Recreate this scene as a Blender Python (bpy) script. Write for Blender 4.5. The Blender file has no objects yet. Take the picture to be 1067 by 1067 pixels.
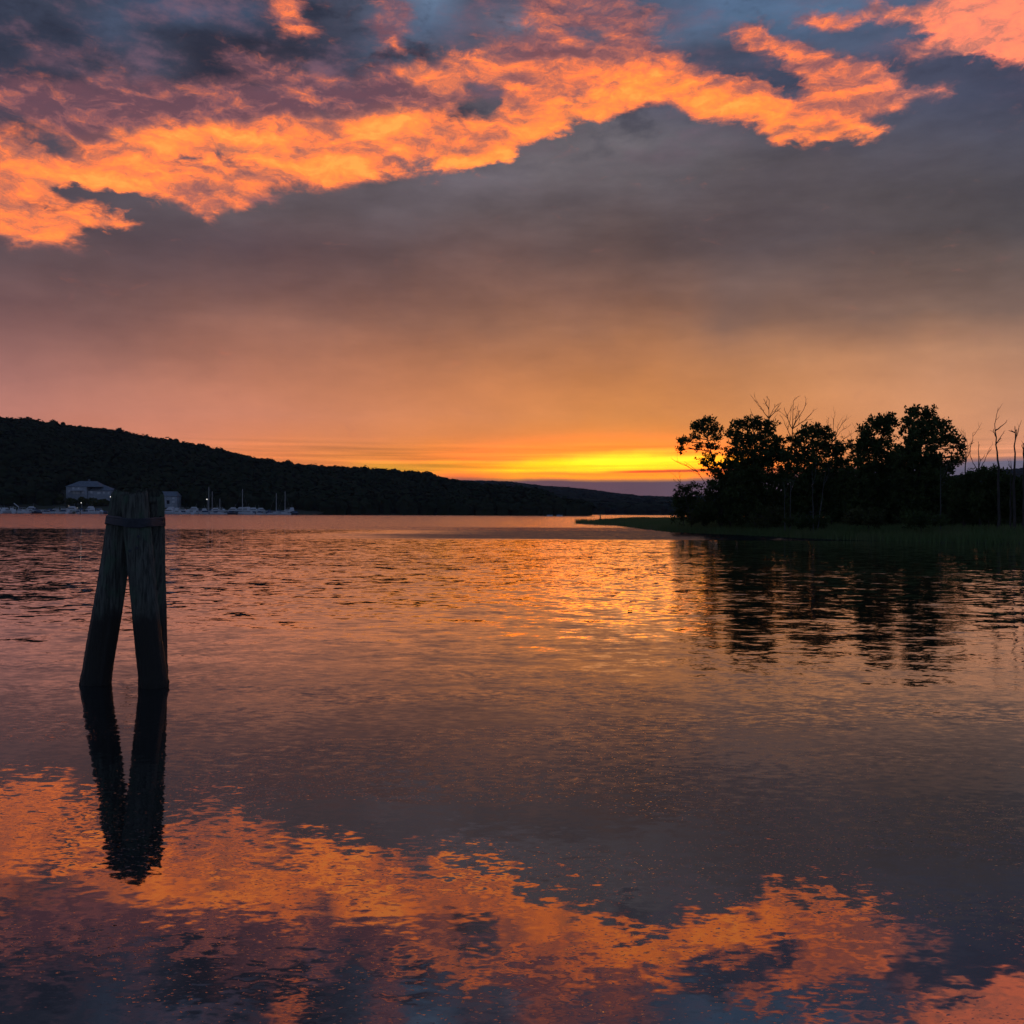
import bpy, math, random
import numpy as np
from mathutils import Vector, Matrix

random.seed(7)
np.random.seed(7)
scene = bpy.context.scene
C = scene.collection

# ------------------------------------------------------------------ camera
CAM_H = 2.1            # eye height above the water, metres
F = 1070.0             # focal length in pixels of the 1067 px frame
cam_d = bpy.data.cameras.new('camera')
cam_d.sensor_width = 36.0
cam_d.lens = 36.0 * F / 1067.0
cam_d.clip_end = 30000.0
cam_d.shift_y = 0.0008
cam = bpy.data.objects.new('camera', cam_d)
cam.location = (0, 0, CAM_H)
ROLL = 0.005
cam.rotation_euler = (math.radians(90.0), 0, 0)
cam.rotation_euler = (Matrix.Rotation(math.radians(90), 4, 'X') @ Matrix.Rotation(ROLL, 4, 'Z')).to_euler()
C.objects.link(cam)
scene.camera = cam

def HZ(px):
    return 534.4 + ROLL * (px - 533.5)

def W(px, py, Y):
    """a point of the place seen at picture position px, py at depth Y metres"""
    return Vector(((px - 533.5) / F * Y, Y, CAM_H + (HZ(px) - py) / F * Y))

scene.view_settings.view_transform = 'Standard'
scene.view_settings.look = 'None'
scene.view_settings.exposure = 0.0
scene.view_settings.gamma = 1.0
scene.cycles.max_bounces = 6
scene.cycles.volume_bounces = 0
scene.cycles.sample_clamp_indirect = 3.0

def lin(c):
    c = np.asarray(c, float) / 255.0
    return np.where(c <= 0.04045, c / 12.92, ((c + 0.055) / 1.055) ** 2.4)

# ------------------------------------------------------------------ node helper
class NT:
    def __init__(s, tree):
        s.t = tree
    def n(s, typ, **kw):
        nd = s.t.nodes.new(typ)
        for k, v in kw.items():
            setattr(nd, k, v)
        return nd
    def put(s, sock, v):
        if isinstance(v, bpy.types.NodeSocket):
            s.t.links.new(v, sock)
        else:
            sock.default_value = v
    def m(s, op, a, b=0.0, c=0.0, clamp=False):
        nd = s.n('ShaderNodeMath', operation=op, use_clamp=clamp)
        s.put(nd.inputs[0], a); s.put(nd.inputs[1], b); s.put(nd.inputs[2], c)
        return nd.outputs[0]
    def ss(s, v, a, b, lo=0.0, hi=1.0, kind='SMOOTHSTEP'):
        nd = s.n('ShaderNodeMapRange', interpolation_type=kind, clamp=True)
        s.put(nd.inputs[0], v)
        for i, q in enumerate((a, b, lo, hi)):
            s.put(nd.inputs[1 + i], q)
        return nd.outputs[0]
    def mix(s, f, a, b, blend='MIX'):
        nd = s.n('ShaderNodeMix', data_type='RGBA', blend_type=blend, clamp_factor=True)
        s.put(nd.inputs[0], f)
        for sock, v in ((nd.inputs[6], a), (nd.inputs[7], b)):
            if isinstance(v, bpy.types.NodeSocket): s.t.links.new(v, sock)
            else: sock.default_value = (*[float(q) for q in v[:3]], 1.0)
        return nd.outputs[2]
    def mixf(s, f, a, b):
        nd = s.n('ShaderNodeMix', data_type='FLOAT', clamp_factor=True)
        s.put(nd.inputs[0], f); s.put(nd.inputs[2], a); s.put(nd.inputs[3], b)
        return nd.outputs[0]
    def xyz(s, x, y, z=0.0):
        nd = s.n('ShaderNodeCombineXYZ')
        for i, q in enumerate((x, y, z)): s.put(nd.inputs[i], q)
        return nd.outputs[0]
    def sep(s, v):
        nd = s.n('ShaderNodeSeparateXYZ'); s.put(nd.inputs[0], v)
        return nd.outputs
    def noise(s, vec, scale, detail=2.0, rough=0.5, dist=0.0, dims='3D', w=0.0):
        nd = s.n('ShaderNodeTexNoise', noise_dimensions=dims)
        s.put(nd.inputs['Vector'], vec)
        s.put(nd.inputs['Scale'], scale); s.put(nd.inputs['Detail'], detail)
        s.put(nd.inputs['Roughness'], rough); s.put(nd.inputs['Distortion'], dist)
        if dims == '4D': s.put(nd.inputs['W'], w)
        return nd
    def vm(s, op, a, b=(0, 0, 0)):
        nd = s.n('ShaderNodeVectorMath', operation=op)
        s.put(nd.inputs[0], a); s.put(nd.inputs[1], b)
        return nd.outputs[0]
    def mapping(s, v, loc=(0, 0, 0), rot=(0, 0, 0), scale=(1, 1, 1)):
        nd = s.n('ShaderNodeMapping')
        s.put(nd.inputs[0], v)
        nd.inputs[1].default_value = loc; nd.inputs[2].default_value = rot; nd.inputs[3].default_value = scale
        return nd.outputs[0]

# ------------------------------------------------------------------ the sky
# The dusk sky is given as soft bands and billows over azimuth and elevation: the coarse layout is
# drawn on a small grid here, every edge and billow comes from noise in the world shader.
world = bpy.data.worlds.new('World')
world.use_nodes = True
world.node_tree.nodes.clear()
AZ = math.radians(36.0)

def paint(grid, X, Yv, pts, col=None, alpha=1.0, soft=0.45, erase=False):
    d = np.full(X.shape, 9e9)
    if len(pts) == 1: pts = [pts[0], (pts[0][0] + 0.1, pts[0][1], pts[0][2])]
    for (x0, y0, w0), (x1, y1, w1) in zip(pts[:-1], pts[1:]):
        dx, dy = x1 - x0, y1 - y0
        t = np.clip(((X - x0) * dx + (Yv - y0) * dy) / (dx * dx + dy * dy + 1e-9), 0, 1)
        q = np.hypot(X - x0 - t * dx, Yv - y0 - t * dy) / (w0 + t * (w1 - w0))
        d = np.minimum(d, q)
    a = 1 - np.clip((d - (1 - soft)) / (2 * soft), 0, 1)
    a = (a * a * (3 - 2 * a)) * alpha
    if erase:
        grid[..., 3] *= (1 - a)
    else:
        c = lin(col)
        if grid.shape[2] == 4:
            old = grid[..., 3:4]; na = a[..., None] + old * (1 - a[..., None])
            grid[..., :3] = np.where(na > 1e-4, (c * a[..., None] + grid[..., :3] * old * (1 - a[..., None])) / np.maximum(na, 1e-4), grid[..., :3])
            grid[..., 3:4] = na
        else:
            grid[...] = c * a[..., None] + grid * (1 - a[..., None])

def sky_grid(rows_y, ncol):
    """tangent-of-elevation rows x azimuth columns, with the picture coordinates of each node"""
    az = np.linspace(-AZ, AZ, ncol)
    te = np.array([(534.4 - y) / F for y in rows_y])
    A, T = np.meshgrid(az, te)
    X = 533.5 + F * np.tan(A)
    Yv = 534.4 - F * T / np.cos(A) + ROLL * 0
    return az, te, X, Yv

N = NT(world.node_tree)
geo = N.n('ShaderNodeTexCoord').outputs['Generated']
dx, dy, dz = N.sep(geo)
azn = N.m('ARCTAN2', dx, dy)
hor = N.m('SQRT', N.m('ADD', N.m('MULTIPLY', dx, dx), N.m('MULTIPLY', dy, dy)))
ten = N.m('DIVIDE', dz, N.m('MAXIMUM', hor, 0.05))
ten = N.m('MINIMUM', ten, 2.5)

def ramp_group(row, K):
    """one elevation row: K colour ramps over azimuth, kept in a small group of its own"""
    g = bpy.data.node_groups.new('sky_row', 'ShaderNodeTree')
    g.interface.new_socket('t', in_out='INPUT', socket_type='NodeSocketFloat')
    g.interface.new_socket('colour', in_out='OUTPUT', socket_type='NodeSocketColor')
    g.interface.new_socket('cover', in_out='OUTPUT', socket_type='NodeSocketFloat')
    R = NT(g)
    gi = R.n('NodeGroupInput'); go = R.n('NodeGroupOutput')
    t = gi.outputs[0]
    per = (row.shape[0] - 1) // K
    colour = alpha = None
    for k in range(K):
        seg = row[k * per: k * per + per + 1]
        rp = R.n('ShaderNodeValToRGB')
        cr = rp.color_ramp
        n = len(seg)
        while len(cr.elements) < n: cr.elements.new(0.5)
        for i in range(n): cr.elements[i].position = i / (n - 1)
        for i in range(n):
            c = seg[i]
            cr.elements[i].color = (float(c[0]), float(c[1]), float(c[2]), float(c[3]) if len(c) > 3 else 1.0)
        R.put(rp.inputs[0], t if k == 0 else R.m('SUBTRACT', t, float(k)))
        if colour is None: colour, alpha = rp.outputs[0], rp.outputs[1]
        else:
            sel = R.m('GREATER_THAN', t, float(k))
            colour = R.mix(sel, colour, rp.outputs[0]); alpha = R.mixf(sel, alpha, rp.outputs[1])
    g.links.new(colour, go.inputs[0]); g.links.new(alpha, go.inputs[1])
    return g

def lookup(gridlist, te, az_s, te_s, K):
    """blend the rows over elevation"""
    groups = [ramp_group(row, K) for row in gridlist]
    t = N.ss(az_s, -AZ, AZ, 0.0, float(K), 'LINEAR')
    out = outA = prev_te = None
    for r in np.argsort(te):
        nd = N.n('ShaderNodeGroup'); nd.node_tree = groups[r]
        N.put(nd.inputs[0], t)
        colour, alpha = nd.outputs[0], nd.outputs[1]
        if out is None: out, outA = colour, alpha
        else:
            f = N.ss(te_s, float(prev_te), float(te[r]), kind='LINEAR')
            out = N.mix(f, out, colour)
            if gridlist[r].shape[1] > 3: outA = N.mixf(f, outA, alpha)
        prev_te = te[r]
    return out, outA

# --- base layer: the grey overcast deck glowing towards the set sun
by = [-900, -450, -200, -60, 0, 30, 60, 95, 140, 180, 220, 260, 300, 340, 380, 410, 435, 455, 466, 473, 479, 484, 489, 493, 497, 502, 508, 516, 530, 560]
az_b, te_b, XB, YB = sky_grid(by, 31)
keyx = [-250, 0, 267, 533, 650, 800, 1067, 1300]
keys = {
 -900: [(70,80,105)]*8,
 -450: [(66,76,98)]*8,
 -200: [(62,70,90),(62,70,90),(64,72,90),(74,82,104),(80,90,114),(84,96,122),(84,94,118),(80,90,112)],
 0:   [(56,62,80),(58,64,82),(60,66,84),(82,86,106),(84,94,116),(88,110,142),(82,88,110),(76,82,104)],
 60:  [(54,58,74),(56,60,76),(58,60,76),(80,78,94),(80,84,102),(72,80,102),(70,72,94),(70,74,94)],
 100: [(66,62,76),(70,64,78),(80,70,82),(92,86,98),(86,84,98),(74,78,98),(68,72,92),(66,70,88)],
 150: [(78,70,82),(82,74,86),(98,88,98),(106,98,104),(102,95,99),(88,82,90),(74,73,85),(66,70,84)],
 200: [(80,70,80),(82,74,84),(98,88,94),(102,92,96),(100,88,90),(92,83,86),(84,79,84),(72,74,84)],
 250: [(84,70,78),(88,74,80),(94,76,80),(98,80,80),(100,82,80),(96,84,86),(92,84,86),(86,80,86)],
 300: [(106,82,84),(110,84,86),(118,86,82),(124,90,80),(126,92,80),(124,96,86),(126,102,92),(120,98,92)],
 350: [(130,94,90),(136,96,92),(148,102,88),(160,110,84),(164,112,82),(166,118,88),(168,126,102),(162,122,102)],
 400: [(166,114,106),(174,118,108),(194,126,98),(206,132,84),(210,136,82),(210,142,92),(204,146,112),(198,142,114)],
 440: [(196,130,118),(204,134,118),(220,140,108),(226,142,84),(230,146,76),(228,148,88),(216,152,114),(208,148,114)],
 465: [(200,124,108),(208,130,110),(230,136,86),(238,144,70),(244,150,58),(238,150,76),(226,152,114),(216,150,114)],
 480: [(190,110,96),(200,118,96),(232,132,76),(246,146,50),(250,156,40),(242,150,64),(226,148,112),(216,146,112)],
 500: [(150,96,92),(170,104,90),(200,116,80),(236,120,50),(236,120,50),(220,120,70),(140,110,112),(130,106,112)],
 560: [(110,84,90),(112,84,88),(116,84,84),(116,84,84),(118,86,88),(112,88,96),(104,96,110),(104,96,110)],
}
ks = sorted(keys)
KY = np.array(ks, float)
KC = np.array([[lin(c) for c in keys[k]] for k in ks])         # rows, x, 3
def interp_base(x, y):
    cols = np.empty((len(ks), 3))
    for i in range(len(ks)):
        for j in range(3): cols[i, j] = np.interp(x, keyx, KC[i, :, j])
    return np.array([np.interp(y, KY, cols[:, j]) for j in range(3)])
B = np.array([[interp_base(XB[i, j], YB[i, j]) for j in range(XB.shape[1])] for i in range(XB.shape[0])])
P = lambda pts, col, a=1.0, s=0.45: paint(B, XB, YB, pts, col, a, s)
# slate and blue patches of the upper sky
P([(130,12,22),(250,20,22)], (78,96,126), .8, .9)
P([(10,80,22),(60,78,16)], (58,74,100), .8, .9)
P([(115,38,12),(180,68,10)], (96,108,134), .8, .9)
P([(175,40,30),(280,52,28)], (46,46,60), .9, .9)
P([(345,75,26)], (52,58,78), .9, .9)
P([(430,14,22),(416,48,14)], (110,138,172), .95, .9)
P([(462,34,20)], (54,58,76), .9, .8)
P([(510,30,16),(560,34,10)], (128,126,146), .6, .9)
P([(10,100,20),(110,92,14)], (56,52,68), .7, .9)
P([(740,6,24),(850,12,22)], (92,118,150), .85, .9)
P([(700,60,20),(850,55,26)], (76,82,104), .6, .9)
P([(600,150,40),(720,160,30)], (108,104,112), .45, .9)
P([(380,195,20),(520,190,22)], (108,102,112), .5, .9)
P([(760,320,30),(900,310,26)], (104,88,86), .5, .9)
P([(950,310,34),(1080,320,30)], (120,98,90), .6, .9)
# the afterglow above the bank
P([(360,478,9),(480,474,12),(640,468,16),(720,472,12)], (244,146,62), .6, .8)
P([(360,487,4),(450,488,5),(520,487,6)], (255,180,44), .9, .6)
P([(500,488,4),(530,488,5),(580,484,6),(650,481,7.5),(720,481,6.5),(760,482,5)], (255,204,20), 1, .5)
P([(590,479,4),(650,477,6.5),(715,479,4)], (255,240,60), 1, .7)
P([(500,497,3),(640,497,3),(720,496,3.5),(760,496,3)], (255,170,30), .9, .6)
# dark mauve bank on the horizon and its bluer shoulder to the right
for x0, y0, c in ((470,500,(122,86,88)), (520,498,(124,88,90)), (600,499,(120,88,94)), (680,499,(118,88,98)), (740,496,(116,92,106))):
    pass
top = np.interp(XB, [300, 440, 480, 560, 640, 720, 780, 900, 1000, 1067, 1300], [520, 506, 500.5, 498.5, 499.5, 499, 494, 484, 477, 474, 470])
bank = np.clip((YB - top) / 3.0 + .5, 0, 1)[..., None]
bc = np.stack([np.interp(XB, [400, 640, 800, 1067], [lin((124,86,86))[j], lin((112,82,92))[j], lin((112,94,110))[j], lin((108,104,124))[j]]) for j in range(3)], -1)
B = B * (1 - bank) + bc * bank
GLOW = np.exp(-((XB - 650) / 120.0) ** 2 - ((YB - 480) / 9.0) ** 2)[..., None]
B = np.clip(B, 0, 1)
Bl = B

# warped coordinates
v0 = N.xyz(azn, ten, 0.0)
w1 = N.noise(v0, 9.0, 4.0, 0.55)
w1c = N.vm('SUBTRACT', w1.outputs['Color'], (0.5, 0.5, 0.5))
wx, wy, _ = N.sep(w1c)
base_x = N.m('MULTIPLY_ADD', wx, 0.05, azn)
lowamp = N.ss(ten, 0.02, 0.14, 0.009, 0.045)
base_y = N.m('ADD', N.m('MULTIPLY', wy, lowamp), ten)
base_col, _ = lookup(list(Bl), te_b, base_x, base_y, 1)

# --- thin dark streak drawn across the glow, and ragged streaks of yellow
stv = N.mapping(v0, scale=(5.0, 190.0, 1))
stn = N.noise(stv, 1.0, 3.0, 0.5).outputs[0]
near_glow = N.m('MULTIPLY', N.ss(ten, 0.030, 0.040), N.ss(ten, 0.075, 0.055))
lift = N.m('MULTIPLY', N.m('SUBTRACT', stn, 0.5), near_glow)
glow_mul = N.m('MULTIPLY_ADD', lift, 1.8, 1.0)
base_col = N.vm('MULTIPLY', base_col, N.xyz(glow_mul, N.m('MULTIPLY_ADD', lift, 1.5, 1.0), N.m('MULTIPLY_ADD', lift, 1.2, 1.0)))
sx = N.m('MULTIPLY', N.ss(azn, 0.075, 0.125), N.ss(azn, 0.32, 0.22))
yl = N.m('MULTIPLY_ADD', N.m('SUBTRACT', azn, 0.11), 0.014, 0.0405)
dly = N.m('ABSOLUTE', N.m('SUBTRACT', N.m('MULTIPLY_ADD', wy, 0.004, ten), yl))
stw = N.m('MULTIPLY', sx, N.ss(dly, 0.0019, 0.0006))
base_col = N.mix(N.m('MULTIPLY', stw, 0.92), base_col, lin((132, 74, 58)))

# faint mottling of the grey deck
mot = N.noise(N.mapping(v0, scale=(1, 2.4, 1)), 6.0, 7.0, 0.6).outputs[0]
motf = N.m('MULTIPLY_ADD', N.m('SUBTRACT', mot, 0.5), N.ss(ten, 0.06, 0.4, 0.45, 1.4), 1.0)
base_col = N.vm('MULTIPLY', base_col, N.xyz(motf, motf, motf))

# broad slanting folds and thin places of the deck
fold = N.noise(N.mapping(v0, rot=(0, 0, math.radians(-24)), scale=(1.0, 4.5, 1)), 3.4, 4.0, 0.55).outputs[0]
ff = N.m('MULTIPLY_ADD', N.m('SUBTRACT', fold, 0.5), N.ss(ten, 0.08, 0.2, 0.15, 0.85), 1.0)
base_col = N.vm('MULTIPLY', base_col, N.xyz(ff, ff, N.m('MULTIPLY_ADD', N.m('SUBTRACT', ff, 1.0), 0.8, 1.0)))
# mauve and slate billows in the torn upper deck
up = N.noise(N.mapping(v0, rot=(0, 0, math.radians(12)), scale=(1, 1.7, 1)), 13.0, 8.0, 0.62, 0.0)
upn = up.outputs[0]
upw = N.m('MULTIPLY', N.ss(ten, 0.30, 0.42), N.ss(azn, 0.35, -0.05, 0.35, 1.0))
base_col = N.mix(N.m('MULTIPLY', N.m('MULTIPLY', upw, 0.75), N.ss(upn, 0.47, 0.70)), base_col, lin((128, 96, 112)))
base_col = N.mix(N.m('MULTIPLY', N.m('MULTIPLY', upw, 0.85), N.ss(upn, 0.48, 0.30)), base_col, lin((44, 48, 64)))
# the afterglow where the sun went down is far brighter than the deck round it
ga = N.m('DIVIDE', N.m('SUBTRACT', azn, 0.105), 0.12)
ge = N.m('DIVIDE', N.m('SUBTRACT', ten, 0.046), 0.019)
gg = N.m('EXPONENT', N.m('MULTIPLY', N.m('ADD', N.m('MULTIPLY', ga, ga), N.m('MULTIPLY', ge, ge)), -1.0))
gg = N.m('MULTIPLY', gg, N.ss(ten, 0.030, 0.038))
base_col = N.vm('MULTIPLY', base_col, N.xyz(N.m('MULTIPLY_ADD', gg, 2.9, 1.0), N.m('MULTIPLY_ADD', gg, 0.55, 1.0), N.m('MULTIPLY_ADD', gg, -0.55, 1.0)))

# --- lit cloud layer
cy = [-260, -160, -90, -50, -25] + list(range(-10, 285, 11)) + [300]
az_c, te_c, XC, YC = sky_grid(cy, 61)
G = np.zeros(XC.shape + (4,)); G[..., :3] = lin((150, 95, 95))
Q = lambda pts, col, a=1.0, s=0.45: paint(G, XC, YC, pts, col, a, s)
E = lambda pts, a=1.0, s=0.5: paint(G, XC, YC, pts, None, a, s, erase=True)
# beyond the frame, so that the water and the side views have something to see
Q([(150,-150,50),(420,-90,50),(640,-60,36)], (170,96,92), .7, .8)
Q([(-400,150,60),(-50,160,60)], (226,130,94), 1, .5)
Q([(1100,10,40),(1350,-20,40)], (226,128,104), .8, .6)
# broad mauve-orange belt
Q([(-60,148,54),(60,146,50),(160,138,48),(300,140,50),(420,125,48),(520,92,46),(600,72,42),(660,64,32)], (196,106,92), .95, .6)
Q([(-40,112,20),(160,108,18),(300,112,20),(420,98,20)], (150,88,94), .8, .8)
Q([(60,128,12),(110,152,10)], (150,90,94), .6, .8)
Q([(300,126,14),(380,122,12)], (176,100,92), .6, .8)
Q([(-60,178,34),(60,186,30),(150,180,32),(230,170,36),(330,156,34),(420,150,30),(500,140,28),(560,116,30),(640,92,26)], (244,140,84), .95, .5)
Q([(600,86,26),(680,82,24),(740,98,24),(800,108,26),(860,114,26),(900,112,24),(925,104,14)], (240,130,88), 1, .4)
# brightest folds
Q([(20,186,10),(100,196,12),(160,192,10)], (255,160,84), .9, .7)
Q([(140,150,12),(230,142,12),(280,150,10)], (255,164,84), .9, .7)
Q([(280,168,10),(365,174,10)], (255,162,76), 1, .6)
Q([(380,142,12),(430,136,12)], (255,166,84), .9, .7)
Q([(470,168,8),(510,162,9),(540,142,12),(590,122,12),(640,100,10)], (255,160,72), 1, .6)
Q([(640,86,8),(700,92,10),(760,108,11),(820,124,9)], (255,164,64), 1, .6)
Q([(820,130,7),(870,138,7),(912,146,5)], (255,156,68), 1, .6)
Q([(480,60,16),(520,74,16)], (240,138,96), .9, .6)
Q([(430,76,14),(470,90,14)], (240,146,100), .7, .7)
Q([(545,90,14),(610,66,14),(680,62,12)], (240,128,86), .8, .7)
# left fringe
Q([(-60,236,22),(40,236,18),(100,232,12),(150,241,5)], (246,144,82), 1, .4)
Q([(-60,256,9),(50,257,7),(74,256,4)], (240,140,84), 1, .4)
Q([(190,206,14),(226,216,11)], (232,130,92), 1, .4)
Q([(262,208,9),(292,214,5)], (206,120,108), .7, .6)
# right prong and scraps
Q([(770,32,9),(800,40,10),(830,62,14),(880,80,15),(930,84,11),(953,88,6)], (232,128,102), 1, .4)
Q([(840,16,11),(885,18,9)], (196,116,110), .9, .6)
Q([(900,4,12),(950,12,14),(965,2,14)], (206,126,112), .9, .6)
Q([(935,50,8),(975,52,9)], (176,112,112), .9, .6)
Q([(995,20,26),(1040,28,32),(1100,24,34),(1160,14,30)], (240,144,116), 1, .35)
Q([(961,92,6),(984,91,4)], (184,124,116), .9, .5)
Q([(922,137,3.5),(950,134,2.5)], (168,120,116), .8, .6)
# salmon tufts in the slate top
Q([(296,6,18),(312,34,17)], (226,120,98), .85, .6)
Q([(412,6,18),(402,38,15)], (196,104,98), .8, .6)
Q([(560,10,24),(620,26,40),(660,42,30)], (186,108,100), .8, .6)
Q([(560,36,12),(590,44,12)], (214,118,98), .7, .7)
Q([(30,62,9),(100,62,8)], (126,88,98), .7, .8)
Q([(225,60,12),(290,80,14),(330,92,12)], (150,92,98), .7, .8)
Q([(395,75,12)], (136,84,94), .7, .8)
# gaps
E([(500,112,15),(512,108,12)], .95, .5)
E([(485,84,8),(506,88,6)], .9, .6)
E([(472,124,9),(480,128,6)], .7, .6)
E([(795,84,8),(835,92,8),(862,100,4)], .85, .5)
E([(-20,126,14),(40,146,9),(90,166,6)], .75, .6)
E([(75,210,7),(110,210,7),(170,226,8),(240,226,6)], 1, .4)
E([(40,246,4),(92,246,5)], .6, .5)
E([(186,172,6),(236,166,4)], .75, .6)
E([(602,100,7),(625,92,5)], .5, .6)
E([(700,42,10),(660,34,5)], .4, .7)
E([(600,34,8),(628,38,6)], .7, .7)

# billow noise: stretched along the shear of the cloud belt
cs = N.xyz(azn, N.m('MULTIPLY', ten, 1.5), 0.0)
w2 = N.noise(cs, 16.0, 5.0, 0.6)
w2x, w2y, _ = N.sep(N.vm('SUBTRACT', w2.outputs['Color'], (0.5, 0.5, 0.5)))
cx = N.m('MULTIPLY_ADD', w2x, 0.075, azn)
cyy = N.m('MULTIPLY_ADD', w2y, 0.050, ten)
ccol, calpha = lookup(list(G), te_c, cx, cyy, 2)
shear = N.mapping(N.xyz(N.m('MULTIPLY_ADD', w2y, 0.05, azn), N.m('MULTIPLY_ADD', ten, 1.5, N.m('MULTIPLY', w2x, 0.05)), 0.0), rot=(0, 0, math.radians(14)), scale=(1.0, 1.45, 1))
big = N.noise(shear, 13.0, 9.0, 0.64, 0.15)
fine = N.noise(shear, 44.0, 8.0, 0.68, 0.25)
nb, nf = big.outputs[0], fine.outputs[0]
lump = N.noise(shear, 5.5, 4.0, 0.55).outputs[0]
dens = N.m('ADD', calpha, N.m('MULTIPLY_ADD', N.m('SUBTRACT', nb, 0.5), 1.1, N.m('MULTIPLY', N.m('SUBTRACT', nf, 0.5), 1.0)))
cr_, cg_, cb_ = N.sep(ccol)
crisp = N.ss(cg_, 0.15, 0.27)
alpha = N.ss(dens, N.mixf(crisp, 0.10, 0.26), N.mixf(crisp, 1.05, 0.80))
# relief: billows seen from below, warm light raking them from the horizon
relA = N.noise(N.vm('ADD', shear, (0.0, 0.012, 0.0)), 24.0, 9.0, 0.66, 0.1).outputs[0]
relB = N.noise(N.vm('ADD', shear, (0.004, -0.008, 0.0)), 24.0, 9.0, 0.66, 0.1).outputs[0]
rel = N.m('MULTIPLY', N.m('SUBTRACT', relA, relB), 2.2)
tone = N.m('MULTIPLY_ADD', N.m('SUBTRACT', nb, 0.5), 1.15, rel)
tone = N.m('MULTIPLY_ADD', N.m('SUBTRACT', nf, 0.5), 0.75, tone)
tone = N.m('MULTIPLY_ADD', N.m('SUBTRACT', lump, 0.5), 0.9, tone)
light = N.ss(cg_, 0.07, 0.40, kind='LINEAR')
light = N.m('MULTIPLY_ADD', tone, N.m('MULTIPLY_ADD', N.m('SUBTRACT', 1.0, light), 0.20, 0.60), N.m('MULTIPLY', light, 0.95))
cramp = N.n('ShaderNodeValToRGB')
ce = cramp.color_ramp.elements
ce[0].position = 0.0; ce[0].color = (*lin((92, 72, 90)), 1)
ce[1].position = 1.0; ce[1].color = (*lin((255, 180, 84)), 1)
for p_, c_ in ((0.18, (134, 90, 100)), (0.36, (190, 108, 96)), (0.56, (236, 130, 84)), (0.78, (254, 154, 74))):
    q_ = ce.new(p_); q_.color = (*lin(c_), 1)
N.put(cramp.inputs[0], light)
pink = N.m('MULTIPLY', N.ss(azn, 0.30, 0.42), 0.65)
tint = N.mix(pink, cramp.outputs[0], N.mix(N.ss(light, 0.1, 0.75), lin((140, 100, 112)), lin((246, 152, 126))))
c2 = N.mix(0.78, ccol, tint)
boost = N.ss(light, 0.3, 0.9, 1.0, 1.55)
c2 = N.vm('MULTIPLY', c2, N.xyz(boost, 1.0, 0.95))
front_col = N.mix(N.m('MULTIPLY', alpha, 0.97), base_col, c2)

# --- the sky away from the sunset: plain dusk blue-grey with soft cloud
rz = N.n('ShaderNodeValToRGB')
els = rz.color_ramp.elements
els[0].position = 0.0; els[0].color = (*lin((84, 92, 118)), 1)
els[1].position = 1.0; els[1].color = (*lin((72, 90, 126)), 1)
e = els.new(0.3); e.color = (*lin((80, 94, 126)), 1)
N.put(rz.inputs[0], N.ss(dz, 0.0, 1.0, kind='LINEAR'))
rn = N.noise(geo, 3.0, 5.0, 0.55).outputs[0]
rf = N.m('MULTIPLY_ADD', N.m('SUBTRACT', rn, 0.5), 1.0, 1.0)
rear = N.vm('MULTIPLY', rz.outputs[0], N.xyz(rf, rf, rf))
# a little physical twilight under it
sky = N.n('ShaderNodeTexSky', sky_type='NISHITA', sun_disc=False)
SUN_EL, SUN_AZ = math.radians(1.5), math.atan((655 - 533.5) / F)
sky.sun_elevation = SUN_EL
sky.sun_rotation = SUN_AZ
rear = N.vm('ADD', rear, N.vm('MULTIPLY', sky.outputs[0], (0.05, 0.05, 0.05)))
side = N.ss(N.m('ABSOLUTE', azn), math.radians(33), math.radians(75))
zen = N.ss(ten, 0.62, 1.4)
away = N.m('MAXIMUM', side, zen)
final = N.mix(away, front_col, rear)
under = N.ss(dz, -0.02, -0.10)
final = N.mix(under, final, lin((60, 56, 62)))
bg = N.n('ShaderNodeBackground')
N.put(bg.inputs[0], final)
bg.inputs[1].default_value = 1.0
wo = N.n('ShaderNodeOutputWorld')
N.t.links.new(bg.outputs[0], wo.inputs[0])
scene.world = world
world.cycles.sampling_method = 'MANUAL'
world.cycles.sample_map_resolution = 512

# the sun is down behind the bank: only a weak, wide, warm remainder of it
sun_d = bpy.data.lights.new('sun', 'SUN')
sun_d.energy = 0.004
sun_d.angle = math.radians(10)
sun_d.color = (1.0, 0.62, 0.32)
sun = bpy.data.objects.new('sun', sun_d)
C.objects.link(sun)
sd = Vector((math.sin(SUN_AZ) * math.cos(SUN_EL), math.cos(SUN_AZ) * math.cos(SUN_EL), math.sin(SUN_EL)))
sun.rotation_euler = sd.to_track_quat('Z', 'Y').to_euler()

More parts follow.
